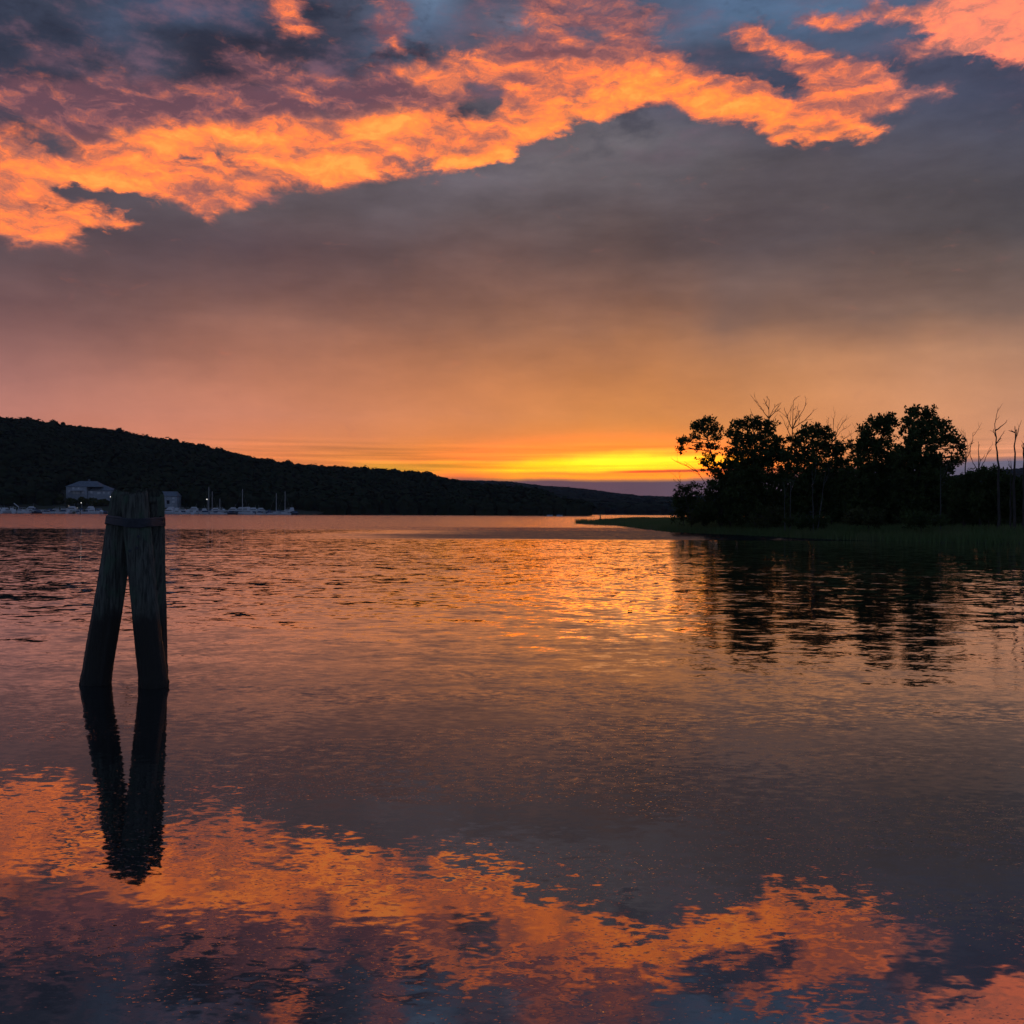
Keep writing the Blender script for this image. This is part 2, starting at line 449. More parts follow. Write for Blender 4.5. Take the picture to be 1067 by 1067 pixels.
# ------------------------------------------------------------------ mesh helpers
class MB:
    def __init__(s): s.v, s.f, s.nv = [], [], 0
    def add(s, verts, faces):
        verts = np.asarray(verts, float).reshape(-1, 3)
        s.v.append(verts)
        s.f.extend([tuple(int(i) + s.nv for i in f) for f in faces])
        s.nv += len(verts)
    def quads(s, V4):
        """V4: n x 4 x 3"""
        n = len(V4)
        s.v.append(V4.reshape(-1, 3))
        idx = (np.arange(n * 4).reshape(n, 4) + s.nv).tolist()
        s.f.extend(idx); s.nv += n * 4
    def box(s, c, d, rz=0.0):
        c = np.array(c, float); h = np.array(d, float) / 2
        p = np.array([[x, y, z] for z in (-1, 1) for y in (-1, 1) for x in (-1, 1)], float) * h
        co, si = math.cos(rz), math.sin(rz)
        p = np.c_[p[:, 0] * co - p[:, 1] * si, p[:, 0] * si + p[:, 1] * co, p[:, 2]] + c
        s.add(p, [(0,2,3,1), (4,5,7,6), (0,1,5,4), (2,6,7,3), (0,4,6,2), (1,3,7,5)])
    def tube(s, pts, rad, seg=6, cap=True):
        pts = [Vector(p) for p in pts]
        n = len(pts)
        vs = []
        ref = Vector((0, 1, 0.13)).normalized()
        for i, p in enumerate(pts):
            t = (pts[min(i + 1, n - 1)] - pts[max(i - 1, 0)])
            t = t.normalized() if t.length > 1e-9 else Vector((0, 0, 1))
            a = t.cross(ref)
            a = a.normalized() if a.length > 1e-4 else t.cross(Vector((1, 0, 0))).normalized()
            b = t.cross(a)
            r = rad[i] if hasattr(rad, '__len__') else rad
            for k in range(seg):
                q = 2 * math.pi * k / seg
                vs.append(p + a * (math.cos(q) * r) + b * (math.sin(q) * r))
        fs = []
        for i in range(n - 1):
            for k in range(seg):
                k2 = (k + 1) % seg
                fs.append((i * seg + k, i * seg + k2, (i + 1) * seg + k2, (i + 1) * seg + k))
        if cap:
            fs.append(tuple(range(seg - 1, -1, -1)))
            fs.append(tuple((n - 1) * seg + k for k in range(seg)))
        s.add([tuple(v) for v in vs], fs)
    def build(s, name, mat, parent=None, smooth=False, origin=None):
        me = bpy.data.meshes.new(name)
        V = np.concatenate(s.v) if s.v else np.zeros((0, 3))
        if origin is not None: V = V - np.array(origin)
        me.vertices.add(len(V)); me.vertices.foreach_set('co', V.astype(np.float32).ravel())
        tot = np.array([len(f) for f in s.f], np.int32)
        loops = np.concatenate([np.array(f, np.int32) for f in s.f]) if s.f and len(set(tot.tolist())) > 1 else np.array(s.f, np.int32).ravel()
        me.loops.add(len(loops)); me.loops.foreach_set('vertex_index', loops)
        me.polygons.add(len(tot))
        me.polygons.foreach_set('loop_start', np.r_[0, np.cumsum(tot)[:-1]].astype(np.int32))
        me.polygons.foreach_set('loop_total', tot)
        me.update(calc_edges=True)
        me.polygons.foreach_set('use_smooth', np.full(len(tot), smooth))
        me.validate()
        me.materials.append(mat)
        o = bpy.data.objects.new(name, me)
        C.objects.link(o)
        if origin is not None and parent is None: o.location = origin
        if parent: o.parent = parent
        return o

def empty(name, loc=(0, 0, 0), rz=0.0):
    o = bpy.data.objects.new(name, None)
    o.location = loc; o.rotation_euler = (0, 0, rz); o.empty_display_size = 0.2
    C.objects.link(o)
    return o
def tag(o, label=None, cat=None, group=None, kind=None):
    if label: o['label'] = label
    if cat: o['category'] = cat
    if group: o['group'] = group
    if kind: o['kind'] = kind
    return o
def copy_tree(o, parent=None):
    c = o.copy(); C.objects.link(c)
    if parent: c.parent = parent
    for ch in list(o.children): copy_tree(ch, c)
    return c

# ------------------------------------------------------------------ materials
def mat(name, col, rough=0.8, var=0.0, scale=3.0, col2=None, spec=0.3, stretch=(1, 1, 1), metal=0.0, bump=0.0):
    m = bpy.data.materials.new(name); m.use_nodes = True
    t = NT(m.node_tree); b = m.node_tree.nodes['Principled BSDF']
    tc = t.n('ShaderNodeTexCoord').outputs['Object']
    nz = t.noise(t.mapping(tc, scale=stretch), scale, 5.0, 0.6)
    c2 = col2 if col2 is not None else tuple(q * (1 - var) for q in col)
    t.put(b.inputs['Base Color'], t.mix(t.ss(nz.outputs[0], 0.35, 0.65), col, c2))
    b.inputs['Roughness'].default_value = rough
    b.inputs['Specular IOR Level'].default_value = spec
    b.inputs['Metallic'].default_value = metal
    if bump:
        bp = t.n('ShaderNodeBump'); bp.inputs['Strength'].default_value = bump; bp.inputs['Distance'].default_value = 0.02
        t.put(bp.inputs['Height'], nz.outputs[0]); t.put(b.inputs['Normal'], bp.outputs[0])
    return m
def leaf_mat(name, col, col2, scale=0.6, trans=0.25):
    m = bpy.data.materials.new(name); m.use_nodes = True
    t = NT(m.node_tree); m.node_tree.nodes.clear()
    tc = t.n('ShaderNodeTexCoord').outputs['Object']
    nz = t.noise(tc, scale, 4.0, 0.6)
    c = t.mix(t.ss(nz.outputs[0], 0.38, 0.62), col, col2)
    d = t.n('ShaderNodeBsdfDiffuse'); t.put(d.inputs[0], c)
    tr = t.n('ShaderNodeBsdfTranslucent'); t.put(tr.inputs[0], c)
    mx = t.n('ShaderNodeMixShader'); mx.inputs[0].default_value = trans
    t.t.links.new(d.outputs[0], mx.inputs[1]); t.t.links.new(tr.outputs[0], mx.inputs[2])
    out = t.n('ShaderNodeOutputMaterial'); t.t.links.new(mx.outputs[0], out.inputs[0])
    return m
def emit_mat(name, col, s):
    m = bpy.data.materials.new(name); m.use_nodes = True
    b = m.node_tree.nodes['Principled BSDF']
    b.inputs['Base Color'].default_value = (.8, .8, .8, 1)
    b.inputs['Emission Color'].default_value = (*col, 1); b.inputs['Emission Strength'].default_value = s
    return m

M_leaf = leaf_mat('leaf_green', (.040, .058, .022), (.060, .082, .030))
M_leaf2 = leaf_mat('leaf_olive', (.050, .058, .024), (.074, .080, .034))
M_forest = leaf_mat('forest_green', (.026, .034, .018), (.034, .040, .022), 0.03, 0.1)
M_forest2 = leaf_mat('far_forest_green', (.026, .034, .020), (.034, .040, .024), 0.02, 0.1)
M_grass = leaf_mat('marsh_grass', (.095, .145, .055), (.130, .160, .070), 0.15, 0.3)
M_bark = mat('bark', (.075, .062, .050), .9, .5, 6, stretch=(1, 1, .2))
M_dead = mat('dead_wood', (.060, .052, .046), .9, .5, 5, stretch=(1, 1, .2))
M_palebark = mat('pale_bark', (.11, .11, .105), .85, .55, 4, stretch=(1, 1, .4))
M_soil = mat('soil', (.050, .042, .030), .95, .5, .2, col2=(.035, .045, .020))
M_mud = mat('mud', (.10, .085, .07), .55, .4, 1.2)
M_white = mat('white_gelcoat', (.52, .55, .60), .35, .15, 1.5, spec=.5)
M_cream = mat('white_siding', (.30, .34, .40), .8, .2, 0.4)
M_roof = mat('grey_shingles', (.14, .17, .21), .85, .3, 1.0)
M_glass = mat('dark_window', (.015, .017, .024), .5, .2, 1.0, spec=.2)
M_dkhull = mat('dark_blue_hull', (.03, .04, .07), .35, .3, 1.0, spec=.5)
M_canvas = mat('blue_canvas', (.05, .08, .15), .9, .3, 1.0)
M_alu = mat('mast_aluminium', (.50, .51, .53), .5, .2, 1.0)
M_dock = mat('dock_planks', (.16, .14, .12), .9, .4, 2.0)
M_lamp = emit_mat('lamp_glow', (1.0, .93, .82), 1.4)
M_lampdim = emit_mat('lamp_glow_dim', (1.0, .80, .60), .35)
M_marker = mat('marker_green', (.03, .05, .03), .6, .3, 2)

# ------------------------------------------------------------------ water
def water_material():
    m = bpy.data.materials.new('river_water'); m.use_nodes = True
    t = NT(m.node_tree); m.node_tree.nodes.clear()
    pos = t.n('ShaderNodeNewGeometry').outputs['Position']
    X, Y, _ = t.sep(pos)
    p = t.xyz(X, Y, 0.0)
    # wandering edges between the calm and the ruffled water
    edge = t.sep(t.vm('SUBTRACT', t.noise(t.mapping(p, scale=(.02, .05, 1)), 1.0, 5.0, 0.6).outputs['Color'], (.5, .5, .5)))
    lY = t.m('LOGARITHM', t.m('MAXIMUM', Y, 1.0), 10.0)
    lYw = t.m('MULTIPLY_ADD', edge[0], 0.10, lY)
    # ruffled open river beyond about 120 m
    far = t.ss(lYw, 2.06, 2.12)
    # height of the ripples against distance
    mid = t.ss(lY, 0.98, 1.85)                       # 10 m .. 56 m
    az = t.m('ARCTAN2', X, t.m('MAXIMUM', Y, 0.1))
    patch = t.noise(t.mapping(p, scale=(.05, .16, 1)), 1.0, 3.0, 0.5).outputs[0]
    patch2 = t.noise(t.mapping(p, scale=(.35, .8, 1)), 1.0, 3.0, 0.5).outputs[0]
    pm = t.ss(patch, 0.35, 0.65, 0.85, 1.15)
    pn = t.ss(patch2, 0.40, 0.62, 0.6, 1.35)
    def slopes(scale_xy, rot, detail, rough, off):
        v = t.mapping(p, loc=(off, off * 1.7, 0), rot=(0, 0, rot), scale=(scale_xy[0], scale_xy[1], 1))
        c = t.noise(v, 1.0, detail, rough).outputs['Color']
        return t.sep(t.vm('SUBTRACT', c, (.5, .5, .5)))
    s0 = slopes((.50, .85), math.radians(14), 1.5, .5, 23.0)      # low swell
    s1 = slopes((1.3, 2.0), math.radians(-9), 2.0, .5, 11.3)     # ripples
    s2 = slopes((3.4, 5.2), math.radians(8), 2.0, .5, 41.0)       # short ripples
    s3 = slopes((9.0, 15.0), math.radians(3), 2.0, .55, 5.0)      # capillary texture
    s4 = slopes((30.0, 60.0), math.radians(-8), 1.0, .5, 77.0)    # specks
    env = t.ss(lY, .90, 1.60)
    lee = t.mixf(t.m('MULTIPLY', t.ss(lY, 1.55, 1.9), t.ss(X, 8.0, -12.0)), 1.0, 0.62)   # sheltered water under the hill
    lee2 = t.mixf(t.m('MULTIPLY', t.ss(lY, 1.5, 1.85), t.ss(X, 8.0, 18.0)), 1.0, 0.55)          # and under the island trees
    env = t.m('MULTIPLY', env, t.m('MULTIPLY', lee, lee2))
    a0 = t.mixf(env, 0.006, 0.085)
    a1 = t.m('MULTIPLY', t.mixf(env, 0.004, 0.18), pm)
    a2 = t.m('MULTIPLY', t.mixf(env, 0.008, 0.20), pm)
    a3 = t.m('MULTIPLY', t.m('MULTIPLY', t.ss(lY, .72, .92, .055, .088), t.ss(lY, 1.1, 1.4, 1.0, .7)), pn)
    spk = t.m('MULTIPLY', t.ss(t.m('ABSOLUTE', s4[2]), 0.16, 0.24), t.ss(lY, 1.25, .95))
    a4 = t.m('MULTIPLY', t.m('MULTIPLY', spk, t.ss(patch2, .38, .6)), 1.6)
    afar = t.m('MULTIPLY', far, 0.55)
    def total(i):
        a = t.m('MULTIPLY_ADD', s1[i], t.m('ADD', a1, afar), t.m('MULTIPLY', s0[i], a0))
        b = t.m('MULTIPLY_ADD', s2[i], t.m('ADD', a2, afar), a)
        c = t.m('MULTIPLY_ADD', s3[i], a3, b)
        return t.m('MULTIPLY_ADD', s4[i], a4, c)
    sx = t.m('MULTIPLY', total(0), 0.5)
    sy = total(1)
    # strip of wind-ruffled shallows in front of the marsh: faces tip up to the grey deck
    Xw = t.m('MULTIPLY_ADD', edge[2], 34.0, X)
    Yw = t.m('MULTIPLY_ADD', edge[1], 36.0, Y)
    strip = t.m('MULTIPLY', t.ss(t.m('MULTIPLY_ADD', edge[0], 10.0, Y), 79.0, 84.0), t.ss(Yw, 160.0, 138.0))
    strip = t.m('MULTIPLY', strip, t.m('MULTIPLY', t.ss(Xw, -24.0, 2.0), t.ss(X, 34.0, 26.0)))
    calm = t.m('MULTIPLY_ADD', strip, -0.15, 1.0)
    sy = t.m('MULTIPLY', sy, calm)
    # windward faces are the ones seen at a low angle: mean tilt of the ruffled patches
    bias = t.m('MULTIPLY_ADD', strip, 0.10, t.m('MULTIPLY', far, 0.040))
    bias = t.m('MULTIPLY_ADD', t.m('MULTIPLY', mid, t.ss(X, 12.0, -8.0)), 0.012, bias)
    sy = t.m('ADD', sy, t.m('ADD', bias, -0.003))
    nrm = t.vm('NORMALIZE', t.xyz(t.m('MULTIPLY', sx, -1.0), t.m('MULTIPLY', sy, -1.0), 1.0))
    fr = t.n('ShaderNodeFresnel'); fr.inputs['IOR'].default_value = 1.33
    t.put(fr.inputs['Normal'], nrm)
    fac = t.ss(fr.outputs[0], 0.05, 0.75, 0.235, 0.92, 'LINEAR')
    fac = t.m('MULTIPLY', fac, t.m('MULTIPLY_ADD', strip, -0.5, 1.0))          # weed just under the surface
    gl = t.n('ShaderNodeBsdfGlossy')
    gl.inputs['Color'].default_value = (1, .965, .97, 1)
    t.put(gl.inputs['Roughness'], t.mixf(t.m('MAXIMUM', far, strip), 0.03, 0.12))
    t.put(gl.inputs['Normal'], nrm)
    df = t.n('ShaderNodeBsdfDiffuse'); df.inputs[0].default_value = (.010, .014, .014, 1)
    mx = t.n('ShaderNodeMixShader')
    t.put(mx.inputs[0], fac)
    t.t.links.new(df.outputs[0], mx.inputs[1]); t.t.links.new(gl.outputs[0], mx.inputs[2])
    out = t.n('ShaderNodeOutputMaterial'); t.t.links.new(mx.outputs[0], out.inputs[0])
    return m
mb = MB()
gx = [-4200, -800, -200, 0, 200, 800, 4200]; gy = [-1000, -200, 0, 100, 400, 1200, 6600]
mb.add([(x, y, 0) for y in gy for x in gx], [(j*7+i, j*7+i+1, j*7+i+8, j*7+i+7) for j in range(6) for i in range(6)])
water = tag(mb.build('water', water_material()), kind='structure')

# ------------------------------------------------------------------ mooring dolphin
def pile_material():
    m = bpy.data.materials.new('weathered_pile'); m.use_nodes = True
    t = NT(m.node_tree); b = m.node_tree.nodes['Principled BSDF']
    tc = t.n('ShaderNodeTexCoord').outputs['Object']
    wz = t.sep(t.n('ShaderNodeNewGeometry').outputs['Position'])[2]
    grain = t.noise(t.mapping(tc, scale=(9, 9, .7)), 4.0, 6.0, .65, .3).outputs[0]
    blot = t.noise(t.mapping(tc, scale=(1, 1, .6)), 5.0, 5.0, .6).outputs[0]
    drip = t.noise(t.mapping(tc, scale=(3, 3, .25)), 3.0, 4.0, .6).outputs[0]
    c = t.mix(t.ss(grain, .35, .65), (.098, .108, .095), (.030, .033, .030))
    c = t.mix(t.m('MULTIPLY', t.ss(blot, .48, .66), .7), c, (.050, .092, .062))     # algae
    c = t.mix(t.m('MULTIPLY', t.ss(drip, .62, .72), .7), c, (.115, .118, .115))        # bleached streaks
    wl = t.m('MULTIPLY_ADD', t.m('SUBTRACT', blot, .5), .55, wz)
    c = t.mix(t.ss(wl, .98, .72), c, (.016, .016, .014))                            # wet, weedy tide zone
    t.put(b.inputs['Base Color'], c)
    t.put(b.inputs['Roughness'], t.ss(wl, .7, 1.0, .55, .9))
    b.inputs['Specular IOR Level'].default_value = .25
    bp = t.n('ShaderNodeBump'); bp.inputs['Strength'].default_value = .8; bp.inputs['Distance'].default_value = .02
    t.put(bp.inputs['Height'], grain); t.put(b.inputs['Normal'], bp.outputs[0])
    return m
M_pile = pile_material()
M_cable = mat('tarred_cable', (.030, .036, .050), .6, .4, 12, spec=.4)
M_end = mat('split_pile_top', (.055, .060, .055), .9, .6, 14)

def vnoise(seed, shape_n, amp):
    r = np.random.RandomState(seed)
    return r.randn(*shape_n) * amp
def pile(parent, base, topc, r0, r1, seed, ztop_tilt=(0, 0), origin=None, name='pile'):
    base, topc = Vector(base), Vector(topc)
    ax = (topc - base); L = ax.length; d = ax.normalized()
    low = base - d * 1.2
    n, seg = 110, 56
    a = d.cross(Vector((0, 1, 0))).normalized(); b2 = d.cross(a)
    r = np.random.RandomState(seed)
    ph = r.rand(8) * 6.28
    th = np.linspace(0, 2 * math.pi, seg, endpoint=False)
    groove = sum(np.sin(th * k + ph[i]) * (.006 / (i + 1) ** .5) for i, k in enumerate((2, 3, 5, 9, 13)))
    cracks = np.zeros(seg)
    for _ in range(4):
        cracks[r.randint(seg)] -= .012
    V = []
    for i in range(n):
        u = i / (n - 1)
        P0 = low + (topc - low) * u
        rr = r0 + (r1 - r0) * u
        wob = .006 * np.sin(th * 2 + u * 7 + ph[5]) + .005 * np.sin(th * 3 - u * 11 + ph[6]) + r.randn(seg) * .0016
        z_above = P0.z
        if z_above < .12:                                   # barnacles and weed just at the water
            wob = wob + np.abs(r.randn(seg)) * .006
        R = rr + groove * (0.5 + 0.5 * u) + cracks * np.clip((u - .35) * 2, 0, 1) + wob
        if i == n - 1: R = R * .95
        pts = np.array(P0)[None] + np.outer(np.cos(th) * R, np.array(a)) + np.outer(np.sin(th) * R, np.array(b2))
        if i >= n - 3:
            pts[:, 2] += ztop_tilt[0] * (pts[:, 0] - topc.x) + ztop_tilt[1] * (pts[:, 1] - topc.y) + r.randn(seg) * .006
        V.append(pts)
    V = np.concatenate(V)
    fs = [(i*seg+k, i*seg+(k+1) % seg, (i+1)*seg+(k+1) % seg, (i+1)*seg+k) for i in range(n-1) for k in range(seg)]
    m = MB(); m.add(V, fs); o = m.build(name, M_pile, parent, True, origin)
    # weathered end grain
    m = MB()
    ring = V[-seg:]
    cen = ring.mean(0)
    vs = [cen - np.array(d) * .012]; f2 = []
    for q, sc in enumerate((.35, .7, .97)):
        for k in range(seg): vs.append(cen + (ring[k] - cen) * sc + np.array(d) * (r.randn() * .007 - .002 * (2 - q)))
    for k in range(seg): f2.append((0, 1 + k, 1 + (k + 1) % seg))
    for q in range(2):
        for k in range(seg): f2.append((1+q*seg+k, 1+(q+1)*seg+k, 1+(q+1)*seg+(k+1) % seg, 1+q*seg+(k+1) % seg))
    m.add(vs, f2); m.build('end_grain', M_end, o)
    return o

DY = 12.35
org = W(132, 717, DY); org.z = 0
dol = tag(empty('mooring_dolphin', org), 'three weathered timber piles leaning together, bound with cable, standing in the river', 'mooring dolphin')
def WX(px, Y): return (px - 533.5) / F * Y
def WZ(px, py, Y): return CAM_H + (HZ(px) - py) / F * Y
pf0 = Vector((WX(160.7, 12.30), 12.30, 0)); pf1 = Vector((WX(138.5, 12.34), 12.34, WZ(141, 514, 12.34)))
pl0 = Vector((WX(100.8, 12.46), 12.46, 0)); pl1 = Vector((WX(131, 12.62), 12.62, WZ(132, 514.5, 12.6)))
pr0 = Vector((WX(161.5, 13.15), 13.15, 0)); pr1 = Vector((WX(155, 12.66), 12.66, WZ(154, 513.5, 12.66)))
pile(dol, pf0, pf1, .168, .160, 3, (.05, .12), org)
pile(dol, pl0, pl1, .168, .158, 5, (.06, -.10), org)
pile(dol, pr0, pr1, .160, .158, 9, (-.12, .2), org)
# cable wraps: the hull around the three piles at each height
def hull2(pts):
    pts = sorted(map(tuple, pts))
    def half(ps):
        h = []
        for p in ps:
            while len(h) >= 2 and (h[-1][0]-h[-2][0])*(p[1]-h[-2][1]) - (h[-1][1]-h[-2][1])*(p[0]-h[-2][0]) <= 0: h.pop()
            h.append(p)
        return h
    return half(pts)[:-1] + half(pts[::-1])[:-1]
band = MB()
zc = WZ(140, 543, 12.3)
for w in range(7):
    z0 = zc - .045 + w * .0145
    pts = []
    for (b0, t0) in ((pf0, pf1), (pl0, pl1), (pr0, pr1)):
        q = b0 + (t0 - b0) * (z0 / t0.z)
        for k in range(28):
            a = 2 * math.pi * k / 28
            pts.append((q.x + math.cos(a) * .178, q.y + math.sin(a) * .178))
    h = hull2(pts)
    h = [Vector((x, y, z0 + .022 * math.sin(x * 9 + 1.0) - .10 * (x - org.x) * .12 + random.uniform(-.003, .003))) for x, y in h]
    h.append(h[0])
    band.tube(h, .0105, 7, False)
band.build('cable_wrap', M_cable, dol, True, org)
rx = max(p.x for p in h)
for k in range(3):
    b0 = Vector((rx - .02, 12.62 + .05 * k, zc + .05 - .045 * k))
    ends = MB(); ends.tube([b0, b0 + Vector((.022, -.02, .008)), b0 + Vector((.036, -.03, .004 - .006 * k))], .006, 6); ends.build('cable_end', M_cable, dol, True, org)
for (px, py, dyy) in ((143, 571, 12.15), (136, 574, 12.15), (144.5, 559, 12.15)):
    c = W(px, py, 12.165); stp = MB(); stp.tube([c, c + Vector((0, -.012, 0))], .018, 8); stp.build('bolt_head', M_cable, dol, False, org)

# ------------------------------------------------------------------ marsh bank on the right
shore_front = [(15.5, 216), (17.0, 200), (18.6, 187), (18.2, 150), (18.2, 118), (20.5, 110), (22.6, 105), (25.5, 92), (28.4, 84), (33, 79), (37.6, 75), (60, 70), (120, 60), (200, 40)]
shore_back = [(15.5, 218), (22, 228), (34, 246), (60, 270), (140, 300), (240, 300)]
poly = shore_front + shore_back[::-1][:-1]
PX = np.array(poly)
def inside(x, y):
    c = np.zeros(np.shape(x), bool)
    n = len(PX); j = n - 1
    for i in range(n):
        xi, yi = PX[i]; xj, yj = PX[j]
        c ^= ((yi > y) != (yj > y)) & (x < (xj - xi) * (y - yi) / (yj - yi + 1e-12) + xi)
        j = i
    return c
def edge_dist(x, y):
    d = np.full(np.shape(x), 9e9)
    n = len(PX)
    for i in range(n):
        a = PX[i]; b = PX[(i + 1) % n]; e = b - a
        t = np.clip(((x - a[0]) * e[0] + (y - a[1]) * e[1]) / (e @ e), 0, 1)
        d = np.minimum(d, np.hypot(x - a[0] - t * e[0], y - a[1] - t * e[1]))
    return d
def bank_z(x, y):
    x = np.asarray(x, float); y = np.asarray(y, float)
    d = edge_dist(x, y) * np.where(inside(x, y), 1, -1)
    return np.clip(d * .09, -.5, .55) + .10 * np.sin(x * .7) * np.sin(y * .23) * np.clip(d / 6, 0, 1) - .02
nx, ny = 240, 300
gx = np.linspace(10, 210, nx) if False else 10 + 200 * np.linspace(0, 1, nx) ** 1.6
gy = np.linspace(36, 305, ny)
GX, GY = np.meshgrid(gx, gy)
GZ = bank_z(GX, GY)
m = MB(); idx = np.arange(nx * ny).reshape(ny, nx)
V = np.stack([GX, GY, GZ], -1).reshape(-1, 3)
keep = (GZ[:-1, :-1] > -.45) | (GZ[1:, 1:] > -.45)
q = np.stack([idx[:-1, :-1], idx[:-1, 1:], idx[1:, 1:], idx[1:, :-1]], -1)[keep]
m.v.append(V); m.f = q.tolist(); m.nv = len(V)
tag(m.build('marsh_ground', M_soil, None, True), kind='structure')

def blades(n, xs, ys, zs, hmin, hmax, w, lean=.25):
    h = np.random.uniform(hmin, hmax, n); a = np.random.uniform(0, math.pi, n)
    lx, ly = np.random.randn(n) * lean * h, np.random.randn(n) * lean * h
    ca, sa = np.cos(a) * w / 2, np.sin(a) * w / 2
    V = np.zeros((n, 4, 3))
    V[:, 0] = np.c_[xs - ca, ys - sa, zs]; V[:, 1] = np.c_[xs + ca, ys + sa, zs]
    V[:, 2] = np.c_[xs + lx + ca * .25, ys + ly + sa * .25, zs + h]; V[:, 3] = np.c_[xs + lx - ca * .25, ys + ly - sa * .25, zs + h]
    return V
# grass: dense towards the water, where it shows
n = 260000
xs = np.random.uniform(15, 75, n); ys = np.random.uniform(68, 240, n)
ok = inside(xs, ys); xs, ys = xs[ok], ys[ok]
d = edge_dist(xs, ys)
ok = (np.random.rand(len(xs)) < np.clip(1.3 - d / 22, .12, 1)) & (d > .15)
xs, ys, d = xs[ok], ys[ok], d[ok]
clump = .5 + .5 * np.sin(xs * 1.3 + np.sin(ys * .6) * 2) * np.sin(ys * .8 + xs * .4)
V = blades(len(xs), xs, ys, bank_z(xs, ys) - .05, .40, .72, .07)
V[:, 2:, 2] += (clump * .22 * np.clip(d / 3, 0.1, 1))[:, None]
m = MB(); m.quads(V)
print('grass blades', len(V))
tag(m.build('marsh_grass', M_grass), 'tall green marsh grass covering the low bank under the trees', 'grass', kind='stuff')
n = 9000
tt = np.random.rand(n) * (len(shore_front) - 5) + 1
ii = tt.astype(int); fr_ = (tt - ii)[:, None]; SF = np.array(shore_front)
pp = SF[ii] * (1 - fr_) + SF[ii + 1] * fr_
cl = np.sin(tt * 23) * np.sin(tt * 57 + 1) + .4 * np.sin(tt * 131)
ok = cl > .05
pp = pp[ok] + np.random.randn(ok.sum(), 2) * np.array([.35, .9]); cl = cl[ok]
V = blades(len(pp), pp[:, 0], pp[:, 1], np.full(len(pp), -.12), .35, .8, .06, .2)
V[:, 2:, 2] += (cl * .25)[:, None]
m = MB(); m.quads(V)
tag(m.build('waterline_reeds', M_grass), 'ragged clumps of reeds along the waterline of the marsh bank', 'reeds', kind='stuff')
# reeds thinning out off the tip of the spit
n = 900
xs = np.random.normal(0, 1, n); t_ = np.random.rand(n) ** 1.5
ys = 214 - t_ * 34; xs = 16.0 - (ys - 200) * .11 + xs * (.5 + .8 * t_) - .4
V = blades(n, xs, ys, np.full(n, -.1), .5, 1.15, .09, .12)
m = MB(); m.quads(V)
tag(m.build('reeds', M_grass), 'thin fringe of reeds standing in the water off the tip of the marsh spit', 'reeds', kind='stuff')

# ------------------------------------------------------------------ trees
def leaf_cloud(cs, per, size, r, flat=1.0):
    """tufts of leaf blades round clump centres cs (n x 4: x y z radius)"""
    out = []
    for (x, y, z, rad) in cs:
        n = max(6, int(per * random.uniform(.7, 1.3)))
        d = r.randn(n, 3); d /= np.linalg.norm(d, axis=1)[:, None]
        rr = rad * r.rand(n) ** .5
        p = d * rr[:, None] * np.array([1, 1, flat]) + np.array([x, y, z])
        # blade: long axis roughly outward and up, droop
        ax = d + r.randn(n, 3) * .5 + np.array([0, 0, .25]); ax /= np.linalg.norm(ax, axis=1)[:, None]
        sd = np.cross(ax, r.randn(n, 3)); sd /= np.linalg.norm(sd, axis=1)[:, None] + 1e-9
        L = size * (.7 + .7 * r.rand(n))[:, None]; Wd = L * .46
        V = np.zeros((n, 4, 3))
        V[:, 0] = p - ax * L * .5; V[:, 1] = p + sd * Wd * .5; V[:, 2] = p + ax * L * .5; V[:, 3] = p - sd * Wd * .5
        out.append(V)
    return np.concatenate(out)

def limb(m, a, b, r0, r1, rnd, sag=.12, n=7, seg=6):
    a, b = Vector(a), Vector(b); L = (b - a).length
    off = Vector((rnd.gauss(0, 1), rnd.gauss(0, 1), rnd.gauss(0, .5))) * L * sag
    pts = []
    for i in range(n):
        t = i / (n - 1)
        p = a.lerp(b, t) + off * (4 * t * (1 - t)) * .5 + Vector((rnd.gauss(0, 1), rnd.gauss(0, 1), rnd.gauss(0, 1))) * L * .012 * (1 if 0 < i < n - 1 else 0)
        pts.append(p)
    m.tube(pts, [r0 + (r1 - r0) * (i / (n - 1)) for i in range(n)], seg)
    return pts

